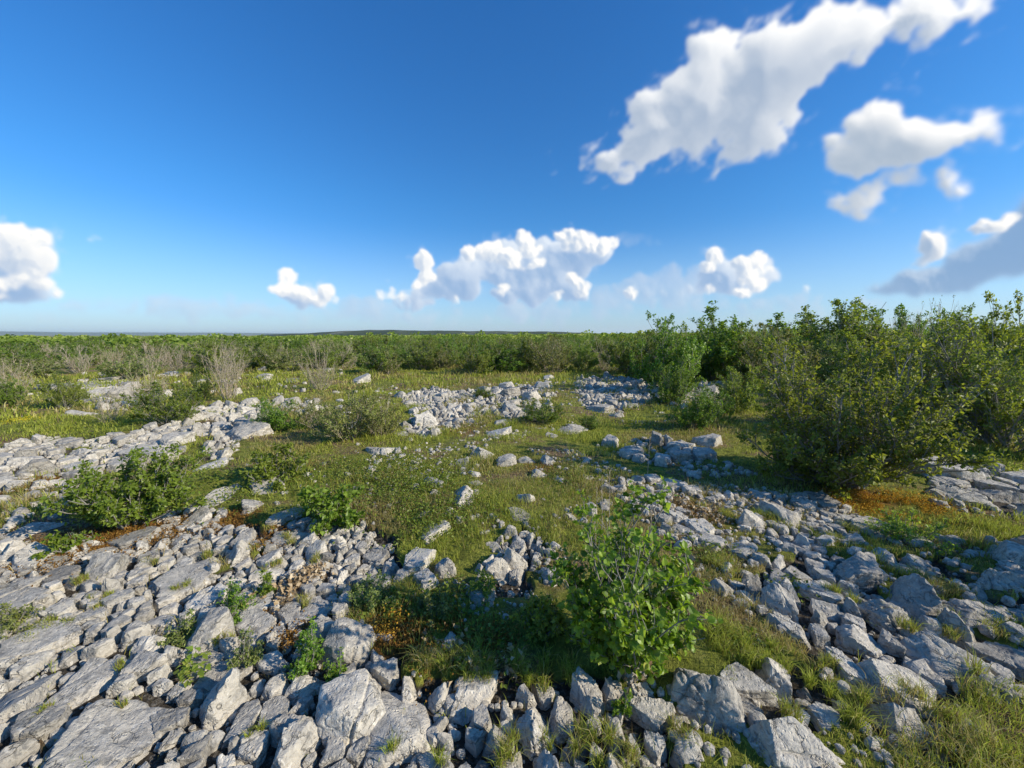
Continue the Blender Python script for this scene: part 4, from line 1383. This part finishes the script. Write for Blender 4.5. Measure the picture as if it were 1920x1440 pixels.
    d = 40 * (1000 / 40) ** (rg.random(n) ** 0.85)
    a = np.radians(rg.uniform(-58, 58, n))
    dens = fbm2(d * np.sin(a), d * np.cos(a), 0.02, 3, 5.0)
    ok = dens > -0.55
    d, a = d[ok], a[ok]
    x, y = d * np.sin(a), d * np.cos(a)
    Rr = rg.uniform(0.8, 1.5, len(x)) * (1 + d / 200)
    Hh = rg.uniform(0.8, 1.5, len(x)) * (1 + 0.30 * np.clip(a * 1.4, -0.6, 1)) * (1 + d / 1500) * np.exp(rg.normal(size=len(x)) * 0.15)
    zz = ground_z(x, y)
    per = 74
    ph = rg.random((len(x), per)) * 2 * math.pi
    u = rg.random((len(x), per))
    rr = np.sqrt(rg.random((len(x), per)))
    hz = rg.random((len(x), per)) ** 0.7
    env = np.sqrt(np.maximum(0, 1 - hz ** 2)) * 0.9 + 0.1
    P = np.stack([x[:, None] + np.cos(ph) * rr * Rr[:, None] * env, y[:, None] + np.sin(ph) * rr * Rr[:, None] * env, zz[:, None] + hz * Hh[:, None]], -1).reshape(-1, 3)
    sz = np.repeat(0.075 + 0.0016 * d, per)
    nrm = norm(rg.normal(size=P.shape) + np.array([0, 0, 0.5]))
    t1 = norm(np.cross(nrm, rg.normal(size=P.shape)))
    t2 = np.cross(nrm, t1)
    q = np.array([[-1, -0.2], [0.1, -0.8], [1, 0.1], [-0.1, 0.9]])
    v = P[:, None] + sz[:, None, None] * (t1[:, None] * q[None, :, 0:1] + t2[:, None] * q[None, :, 1:2])
    f = np.arange(len(P) * 4).reshape(-1, 4)
    rn = np.repeat(np.clip(np.repeat(rg.normal(0.6, 0.2, len(x)) + 0.32 * fbm2(x, y, 0.03, 3, 8.0), per) + rg.normal(size=len(P)) * 0.15, 0, 1), 4)
    o = link_mesh('distant_scrub', v.reshape(-1, 3), [f], M_SCRUB, smooth=False, attrs={'rnd': rn})
    tag(o, kind='stuff', label='distant scrub running to the horizon as one green mass', cat='scrub')

    # --- bushes in the foreground and middle, each of its own
    def special(name, seed, px, py, top, w, label, leaf, kind, mat, nst, n1, n2, per, **kw):
        x, y, z = foot(px, py)
        H = z_at(x, y, top) - z
        R = w / 2 * (y * CP + CAMZ * SP) / F
        b = make_shrub(name, seed, H, R, nst, n1, n2, per, leaf, kind, mat, kw.pop('bark', M_BARK), **kw)
        b.location = (x, y, z)
        tag(b, label, 'bush', kw.get('group', 'small bushes of the clearing'))
        return b
    special('young_hazel', 21, 1172, 1236, 940, 236, 'leafy foreground hazel with large round leaves, right of centre', 0.030, 'oval', M_HAZEL, 42, 9, 5, 4, spread=0.68, stem_r=0.006, low=0.10, lean=(0.0, 0.0), bare=0.1)
    special('rounded_bush', 25, 246, 982, 862, 172, 'wide rounded bush growing on the left pavement beside brown moss', 0.036, 'fold', M_BRIGHT, 36, 10, 6, 5, spread=1.0, stem_r=0.008, low=0.1)
    special('small_bush', 23, 522, 902, 842, 98, 'small round bush alone in the grass left of the centre', 0.042, 'fold', M_BRIGHT, 14, 8, 4, 4, spread=1.0, stem_r=0.007)
    special('small_bush', 24, 630, 978, 915, 108, 'small bright bush at the edge of the pavement near the centre', 0.045, 'fold', M_BRIGHT, 14, 8, 4, 4, spread=1.0, stem_r=0.007)
    special('low_shrub', 25, 572, 1245, 1170, 62, 'green sprig growing in front of the boulder with dark hollows', 0.016, 'fold', M_BRIGHT, 16, 8, 4, 4, spread=1.0, stem_r=0.003)
    special('low_shrub', 26, 632, 1262, 1225, 34, 'tiny green sprig at the foot of the boulder with dark hollows', 0.014, 'fold', M_BRIGHT, 10, 6, 3, 4, spread=1.0, stem_r=0.003)
    special('low_shrub', 27, 430, 1150, 1110, 80, 'low russet and green herb patch left of the dead leaves', 0.016, 'fold', M_BRIGHT, 16, 7, 4, 3, spread=1.15, stem_r=0.003)
    special('low_shrub', 28, 497, 1105, 1062, 38, 'small green tuft of leaves beside the dead leaves', 0.022, 'fold', M_BRIGHT, 10, 6, 3, 3, spread=0.9, stem_r=0.003)
    special('low_shrub', 29, 345, 1195, 1160, 60, 'grey green herb patch right of the pale wedge block', 0.015, 'fold', M_GREY, 14, 7, 4, 3, spread=1.15, stem_r=0.003)
    special('low_shrub', 30, 700, 1128, 1090, 90, 'grey green low shrub behind the boulder with dark hollows', 0.016, 'fold', M_GREY, 20, 8, 4, 4, spread=1.2, stem_r=0.003)
    special('low_shrub', 31, 460, 1235, 1185, 50, 'grey brown herb right of the yellow green fern', 0.014, 'fold', M_GREY, 14, 7, 4, 3, spread=1.0, stem_r=0.003)
    special('low_shrub', 32, 30, 1180, 1140, 90, 'grey green herb patch on the left edge of the pavement', 0.014, 'fold', M_GREY, 16, 8, 4, 3, spread=1.2, stem_r=0.003)
    special('low_shrub', 33, 1700, 1010, 970, 120, 'low dark green shrub right of the orange moss', 0.022, 'fold', M_SCRUB, 16, 8, 4, 4, spread=1.2, stem_r=0.004)
    special('low_shrub', 34, 1165, 1330, 1290, 36, 'tiny green sprig between stones under the hazel', 0.016, 'fold', M_BRIGHT, 8, 5, 3, 3, spread=0.9, stem_r=0.003)
    special('low_shrub', 35, 905, 1110, 1075, 60, 'dark green sprig left of the middle clump', 0.02, 'fold', M_SCRUB, 12, 6, 4, 3, spread=1.0, stem_r=0.003)
    special('low_shrub', 36, 820, 1150, 1118, 80, 'dim green shrub in the shade left of the foreground hazel', 0.018, 'fold', M_GREY, 16, 8, 4, 3, spread=1.05, stem_r=0.003)
    special('low_shrub', 37, 1010, 1180, 1135, 90, 'dark green shrub in deep shade at the left side of the foreground hazel', 0.026, 'fold', M_SCRUB, 24, 8, 4, 3, spread=1.05, stem_r=0.004)
    # fern with a few yellow green fronds
    rf = np.random.default_rng(3)
    x, y, z = foot(335, 1262)
    fern = empty('fern', (x, y, z))
    tag(fern, 'yellow green fern in a gap of the left pavement', 'fern')
    for k in range(5):
        a = -0.6 + k * 0.55
        D = np.array([[math.cos(a), math.sin(a) * 0.7, 0.8]])
        pts = grow(rf, np.zeros((1, 3)), D, np.array([0.12]), 9, -0.14, 0.03)
        P, O = [], []
        for j in range(1, 9):
            for s in (-1, 1):
                side = np.cross(pts[0, j] - pts[0, j - 1], [0, 0, 1]); side /= np.linalg.norm(side) + 1e-9
                P.append(pts[0, j]); O.append(side * s + norm(pts[0, j] - pts[0, j - 1]) * 0.3)
        P = np.array(P); O = norm(np.array(O))
        v, fs, rnd = leaves(rf, P, O, 0.034, 'fold', 1.6, 0.1)
        link_mesh('frond', v, fs, M_BRIGHT, fern, smooth=False, attrs={'rnd': np.clip(rnd + 0.35, 0, 1)})
    # dry stalks
    rs = np.random.default_rng(6)
    stalks = [(1213, 905, 818, 'single dry stalk standing in the grass behind the foreground hazel'), (1128, 1010, 885, 'tall thin dry stalk rising behind the hazel, left of three'), (1142, 1040, 880, 'tall thin dry stalk rising behind the hazel, middle of three'),
              (1202, 1180, 905, 'tall thin dry stalk inside the hazel, right of three'), (1115, 1060, 900, 'shorter dry stalk at the left side of the hazel')]
    for px, py, top, lab in stalks:
        x, y, z = foot(px, py)
        h = z_at(x, y, top) - z
        o = empty('dry_stalk', (x, y, z))
        tag(o, lab, 'stalk', 'dry stalks')
        p = grow(rs, np.array([[0, 0, -0.02]]), np.array([[0.02, 0, 1.0]]), np.array([h]), 8, 0.0, 0.035)
        v, f = tubes([(p, 0.0032, 0.0012)], 5)
        link_mesh('stem', v, [f], M_TWIG, o)
        a, d, l = kids(rs, p, np.array([h]), 7, 0.6, 1.0, 0.8, 0.12)
        p2 = grow(rs, a, d, l, 4, 0.1, 0.1)
        v, f = tubes([(p2, 0.002, 0.001)], 4)
        link_mesh('seed_head', v, [f], M_TWIG, o)


build_plants()


# ------------------------------------------------------------------ grass, moss, litter
def blades(rng, x, y, z, h, w, bend, dry, lean=None):
    n = len(x)
    a = rng.random(n) * 2 * math.pi
    dx, dy = np.cos(a), np.sin(a)
    b = rng.random(n) * 2 * math.pi
    sx, sy = np.cos(b) * w * 0.5, np.sin(b) * w * 0.5
    P = np.zeros((n, 5, 3))
    bx, by = dx * bend * h, dy * bend * h
    P[:, 0] = np.stack([x - sx, y - sy, z - 0.01], 1)
    P[:, 1] = np.stack([x + sx, y + sy, z - 0.01], 1)
    P[:, 2] = np.stack([x + sx * 0.8 + bx * 0.35, y + sy * 0.8 + by * 0.35, z + h * 0.6], 1)
    P[:, 3] = np.stack([x - sx * 0.8 + bx * 0.35, y - sy * 0.8 + by * 0.35, z + h * 0.6], 1)
    P[:, 4] = np.stack([x + bx, y + by, z + h * (1 - 0.25 * bend)], 1)
    i = (np.arange(n) * 5)[:, None]
    q = i + np.array([[0, 1, 2, 3]])
    t = i + np.array([[3, 2, 4]])
    rnd = np.clip(rng.normal(0.5, 0.24, n), 0, 1)
    return P.reshape(-1, 3), q, t, np.repeat(rnd, 5), np.repeat(dry, 5)


TUFTS = [  # px, py, radius m, height m, dryness, blades
    (340, 1110, 0.06, 0.04, 0.4, 150), (130, 1100, 0.07, 0.04, 0.5, 170), (420, 1200, 0.05, 0.045, 0.5, 130), (90, 1340, 0.03, 0.03, 0.3, 70), (230, 1330, 0.025, 0.03, 0.3, 60), (480, 1370, 0.03, 0.04, 0.3, 80), (650, 1110, 0.07, 0.05, 0.6, 180),
    (580, 1130, 0.06, 0.05, 0.6, 160), (380, 1040, 0.08, 0.04, 0.5, 180), (270, 1060, 0.07, 0.04, 0.6, 160), (540, 1010, 0.09, 0.05, 0.4, 200), (1560, 1010, 0.12, 0.06, 0.3, 300), (1530, 1240, 0.06, 0.06, 0.4, 160), (1620, 1330, 0.05, 0.07, 0.3, 160),
    (1470, 1340, 0.05, 0.07, 0.3, 160), (1760, 1330, 0.08, 0.07, 0.5, 220), (1890, 1200, 0.10, 0.06, 0.5, 240), (1240, 1060, 0.12, 0.07, 0.5, 260), (1260, 1000, 0.12, 0.06, 0.7, 220),
    (900, 1270, 0.08, 0.07, 0.3, 260), (1000, 1262, 0.10, 0.07, 0.2, 320), (1090, 1262, 0.09, 0.06, 0.2, 260),
    (1790, 1420, 0.20, 0.085, 0.55, 600), (1880, 1400, 0.18, 0.09, 0.5, 500), (1700, 1420, 0.12, 0.07, 0.6, 260), (1585, 1355, 0.05, 0.10, 0.15, 200), (1380, 1230, 0.12, 0.09, 0.15, 500), (1440, 1250, 0.08, 0.08, 0.1, 300),
    (1350, 1190, 0.10, 0.09, 0.2, 400), (960, 1245, 0.06, 0.08, 0.25, 260), (900, 1235, 0.08, 0.09, 0.25, 300), (840, 1250, 0.08, 0.09, 0.4, 280), (790, 1240, 0.06, 0.1, 0.6, 200), (760, 1110, 0.12, 0.08, 0.5, 380),
    (1755, 1105, 0.10, 0.09, 0.75, 420), (1700, 1090, 0.10, 0.08, 0.35, 300), (1270, 1380, 0.05, 0.08, 0.6, 160), (1090, 1400, 0.05, 0.07, 0.4, 160), (940, 1420, 0.07, 0.08, 0.4, 240), (1120, 1425, 0.06, 0.08, 0.3, 220), (1170, 1440, 0.06, 0.07, 0.5, 160),
    (1520, 1290, 0.05, 0.07, 0.1, 180), (1860, 1300, 0.10, 0.09, 0.4, 350), (1340, 1060, 0.15, 0.08, 0.35, 450), (1560, 1110, 0.07, 0.06, 0.2, 200), (1350, 970, 0.15, 0.08, 0.25, 320), (1440, 975, 0.1, 0.10, 0.05, 280),
    (740, 1420, 0.03, 0.05, 0.1, 90), (830, 1440, 0.03, 0.06, 0.1, 90), (1025, 1390, 0.03, 0.05, 0.2, 80), (590, 1050, 0.06, 0.05, 0.5, 120), (1650, 1000, 0.2, 0.08, 0.2, 500), (1900, 1005, 0.3, 0.08, 0.1, 700), (1800, 1010, 0.25, 0.08, 0.3, 600),
    (190, 1130, 0.08, 0.03, 0.4, 260), (60, 1190, 0.12, 0.035, 0.3, 420), (230, 1250, 0.04, 0.03, 0.4, 90), (1690, 1180, 0.06, 0.07, 0.4, 160), (1800, 1190, 0.12, 0.06, 0.5, 280), (1000, 1130, 0.10, 0.07, 0.2, 240), (510, 1060, 0.06, 0.04, 0.7, 140),
]


def build_cover():
    rng = np.random.default_rng(31)
    parts = []
    # turf: denser and finer near the camera
    for (r0, r1, per_m2, h0, w) in ((1.1, 2.6, 8000, 0.034, 0.0028), (2.6, 4.2, 5200, 0.042, 0.0036), (4.2, 7, 2600, 0.052, 0.0055), (7, 12, 950, 0.070, 0.010), (12, 24, 260, 0.12, 0.022)):
        a_lo, a_hi = math.radians(-60), math.radians(60)
        area = 0.5 * (r1 * r1 - r0 * r0) * (a_hi - a_lo)
        n = int(area * per_m2)
        r = np.sqrt(rng.uniform(r0 * r0, r1 * r1, n))
        a = rng.uniform(a_lo, a_hi, n)
        x, y = r * np.sin(a), r * np.cos(a)
        px, py, dep = project(x, y, np.zeros(n))
        ok = (px > -160) & (px < 2080) & (py < 1540)
        x, y = x[ok], y[ok]
        rk = rocky_mask(x, y)
        patch = fbm2(x, y, 2.6, 3, 6.0)
        fine = fbm2(x, y, 11.0, 2, 8.0)
        bare = fbm2(x, y, 1.3, 3, 12.0) + 0.5 * fine
        p = np.where(rk, np.where(fine > 0.75, 0.16, 0.012), np.where(bare > 0.22, 0.15, 1.0))
        keep = rng.random(len(x)) < p
        x, y, patch, fine = x[keep], y[keep], patch[keep], fine[keep]
        mo = moss_amount(x, y)
        keep = rng.random(len(x)) > mo * 0.75
        x, y, patch, fine, mo = x[keep], y[keep], patch[keep], fine[keep], mo[keep]
        z = ground_z(x, y) - 0.04 * rocky_mask(x, y)
        h = h0 * (0.5 + 0.9 * rng.random(len(x))) * np.clip(1 + 0.9 * patch, 0.35, 2.2) * np.clip(1 + 0.6 * fine, 0.4, 2)
        # straw and green run in patches
        straw = fbm2(x, y, 0.85, 3, 20.0) + 0.5 * mo
        dry = np.clip((rng.random(len(x)) < np.clip(0.27 + 1.0 * straw, 0.03, 0.9)).astype(float) * rng.uniform(0.5, 1, len(x)) + 0.12, 0, 1)
        parts.append(blades(rng, x, y, z, np.maximum(h, 0.012), w * rng.uniform(0.7, 1.3, len(x)), rng.uniform(0.2, 1.2, len(x)), dry))
    for px, py, rad, h, dry, n in TUFTS:
        cx, cy = at(px, py)
        sub = rng.normal(size=(max(3, n // 60), 2)) * rad * 0.5
        s = sub[rng.integers(0, len(sub), n)] + rng.normal(size=(n, 2)) * rad * 0.16
        x, y = cx + s[:, 0], cy + s[:, 1]
        z = ground_z(x, y)
        d = np.clip((rng.random(n) < dry) * rng.uniform(0.5, 1, n) + 0.05, 0, 1)
        parts.append(blades(rng, x, y, z, h * rng.uniform(0.5, 1.25, n), 0.0026 * rng.uniform(0.7, 1.4, n), rng.uniform(0.2, 1.3, n), d))
    V, Q, T, Rn, Dr = [], [], [], [], []
    n = 0
    for v, q, t, rn, dr in parts:
        V.append(v); Q.append(q + n); T.append(t + n); Rn.append(rn); Dr.append(dr); n += len(v)
    o = link_mesh('grass', np.concatenate(V), [np.concatenate(Q), np.concatenate(T)], M_GRASS, smooth=False, attrs={'rnd': np.concatenate(Rn), 'dry': np.concatenate(Dr)})
    tag(o, kind='stuff', label='short green and straw coloured grass between the stones', cat='grass')
    print('grass verts', n)

    # broad leaved herbs in the turf
    def carpet(name, mat, spots, label, size, up, lift, kind='diamond', cat='moss'):
        P, O = [], []
        for px, py, rad, cnt, hh in spots:
            cx, cy = at(px, py)
            s = rng.normal(size=(cnt, 2)) * rad * 0.5
            x, y = cx + s[:, 0], cy + s[:, 1]
            k = fbm2(x, y, 9.0, 2, 3.0) > -0.55
            x, y = x[k], y[k]
            z = ground_z(x, y) - 0.03 * rocky_mask(x, y) + lift * rng.random(len(x)) * hh
            P.append(np.stack([x, y, z], 1))
        P = np.concatenate(P)
        O = norm(rng.normal(size=P.shape) * [1, 1, 0.4] + [0, 0, 0.1])
        v, fs, rnd = leaves(rng, P, O, size, kind, up, 0.6)
        o = link_mesh(name, v, fs, mat, smooth=False, attrs={'rnd': rnd})
        tag(o, kind='stuff', label=label, cat=cat)
    carpet('orange_moss', M_ORANGE, [(1600, 934, 0.32, 4200, 1), (1655, 944, 0.38, 5200, 1), (1712, 944, 0.30, 3200, 1), (735, 1165, 0.08, 240, 2), (718, 1190, 0.08, 220, 2), (1235, 985, 0.05, 120, 1)],
           'bright orange moss at the foot of the large dark bush', 0.012, 0.8, 0.04)
    carpet('russet_moss', M_RUSSET, [(180, 1015, 0.45, 4200, 1), (300, 990, 0.32, 2600, 1), (90, 1040, 0.22, 1200, 1), (760, 1195, 0.20, 1500, 1), (850, 1225, 0.18, 1300, 1), (820, 1170, 0.22, 1300, 1), (930, 1200, 0.16, 800, 1), (720, 1220, 0.10, 500, 1), (470, 1140, 0.14, 900, 1), (560, 1178, 0.12, 900, 1.5),
                                     (430, 975, 0.28, 1600, 1), (520, 1010, 0.2, 1000, 1), (1300, 965, 0.3, 1200, 1), (1020, 880, 0.3, 1000, 1), (70, 905, 0.4, 1400, 1), (860, 808, 0.5, 1200, 1), (1150, 765, 0.5, 1200, 1)],
           'russet brown moss along the edges of the pavement', 0.014, 0.8, 0.03)
    carpet('dead_leaves', M_LITTER, [(560, 1085, 0.10, 260, 1.5), (540, 1105, 0.09, 200, 1.2), (590, 1070, 0.08, 160, 1.5), (525, 1130, 0.06, 90, 1), (820, 1210, 0.14, 70, 1), (960, 1250, 0.10, 60, 1), (480, 1125, 0.08, 60, 1), (1180, 1275, 0.10, 110, 1), (880, 1255, 0.12, 70, 1), (1300, 975, 0.25, 160, 1), (1500, 930, 0.3, 160, 1), (1260, 950, 0.4, 260, 1), (1340, 965, 0.35, 260, 1), (1440, 950, 0.35, 160, 1), (880, 800, 0.6, 160, 1), (1150, 770, 0.6, 160, 1)],
           'curled pale brown dead leaves in the hollow of the pavement', 0.036, 0.3, 0.05, 'fold', 'leaf litter')
    carpet('broad_leaved_herbs', M_BRIGHT, [(760, 930, 0.6, 3800, 1.6), (690, 890, 0.7, 3200, 1.6), (800, 985, 0.35, 1500, 1.4), (860, 960, 0.5, 1500, 1.2), (820, 890, 0.6, 1500, 1), (600, 880, 0.5, 1200, 1), (1340, 1040, 0.2, 500, 1), (1400, 1230, 0.12, 300, 1), (840, 1120, 0.2, 400, 1),
                                            (900, 1210, 0.2, 500, 1), (1080, 900, 0.5, 900, 1), (730, 1140, 0.15, 450, 1), (1480, 1100, 0.12, 260, 1), (1180, 800, 0.8, 900, 1), (460, 920, 0.5, 1100, 1), (400, 900, 0.4, 700, 1), (80, 800, 1.0, 1500, 1), (200, 810, 0.8, 1000, 1), (1860, 880, 0.8, 1800, 1.2), (1740, 885, 0.5, 1000, 1.2)],
           'low broad leaved herbs growing through the turf', 0.024, 1.0, 0.055, 'diamond', 'herbs')
    carpet('yellow_flowers', M_FLOWER, [(30, 790, 0.35, 260, 1.5), (50, 788, 0.2, 120, 1.5), (1745, 1002, 0.08, 30, 1.5)], 'small yellow flowers on the lawn at the left', 0.022, 1.2, 0.06, 'diamond', 'flowers')


build_cover()


# ------------------------------------------------------------------ far hills, sea, haze
def build_far():
    def ridge(name, az0, az1, dist, depth, prof, mat, label):
        n = 90
        a = np.radians(np.linspace(az0, az1, n))
        h = prof(np.linspace(0, 1, n))
        rows = []
        for k, (dd, f) in enumerate(((0, 0.0), (0.25, 0.6), (0.5, 1.0), (0.8, 0.7), (1.0, 0.0))):
            r = dist + depth * dd
            rows.append(np.stack([r * np.sin(a), r * np.cos(a), h * f - (12 if f == 0 else 0)], 1))
        v = np.concatenate(rows)
        idx = np.arange(5 * n).reshape(5, n)
        q = np.stack([idx[:-1, :-1], idx[:-1, 1:], idx[1:, 1:], idx[1:, :-1]], -1).reshape(-1, 4)
        o = link_mesh(name, v, [q], mat)
        tag(o, kind='structure', label=label)
    m_hill = mat_plain('hill_cover', [(0.40, (0.03, 0.045, 0.016)), (0.60, (0.07, 0.085, 0.04)), (0.74, (0.26, 0.25, 0.22))], 0.012, wscale=(1, 0.3, 3))
    m_far = mat_plain('far_hill', [(0.4, (0.04, 0.06, 0.03)), (0.6, (0.10, 0.12, 0.06))], 0.0012)

    def bump(t):
        return np.clip(np.sin(np.clip((t - 0.02) / 0.6, 0, 1) * math.pi) ** 0.7, 0, 1)
    # long low hill in the middle: 520..1180 px
    def prof1(t):
        s = np.interp(t, [0, 0.12, 0.28, 0.45, 0.7, 0.85, 1.0], [0, 10, 25, 22, 19, 17, 6])
        return s + 0.8 * np.sin(t * 41) + 0.5 * np.sin(t * 97)
    ridge('hill', -33, 14, 1500, 900, prof1, m_hill, 'long low limestone hill on the horizon behind the scrub')

    def prof2(t):
        s = np.interp(t, [0, 0.2, 0.5, 0.8, 1.0], [4, 7, 9, 10, 8])
        return s + 0.8 * np.sin(t * 30)
    ridge('hill', 12, 60, 1300, 700, prof2, m_hill, 'low wooded rise behind the trees at the right')

    def prof3(t):
        s = np.interp(t, [0, 0.3, 0.6, 0.85, 1.0], [95, 75, 60, 30, 0])
        return s + 5 * np.sin(t * 17) + 3 * np.sin(t * 43)
    ridge('distant_hills', -62, -8, 14000, 4000, prof3, m_far, 'faint blue hills far away at the left of the horizon')
    # haze
    import bmesh
    bm = bmesh.new()
    bmesh.ops.create_cube(bm, size=1.0)
    me = bpy.data.meshes.new('haze')
    bm.to_mesh(me); bm.free()
    o = bpy.data.objects.new('haze', me)
    COL.objects.link(o)
    zlo, zhi = -60.0, 125.0
    o.scale = (64000, 64000, zhi - zlo)
    o.location = (0, 0, (zlo + zhi) / 2)
    m, N = new_mat('haze_air')
    pv = N.n('ShaderNodeVolumePrincipled', {'Color': (0.80, 0.90, 1.0, 1), 'Density': HAZE, 'Anisotropy': 0.2})
    out = N.t.nodes.new('ShaderNodeOutputMaterial')
    N.link(pv.outputs[0], out.inputs['Volume'])
    me.materials.append(m)
    tag(o, kind='stuff', label='thin bluish haze in the air', cat='haze')


HAZE = 5.0e-5
build_far()
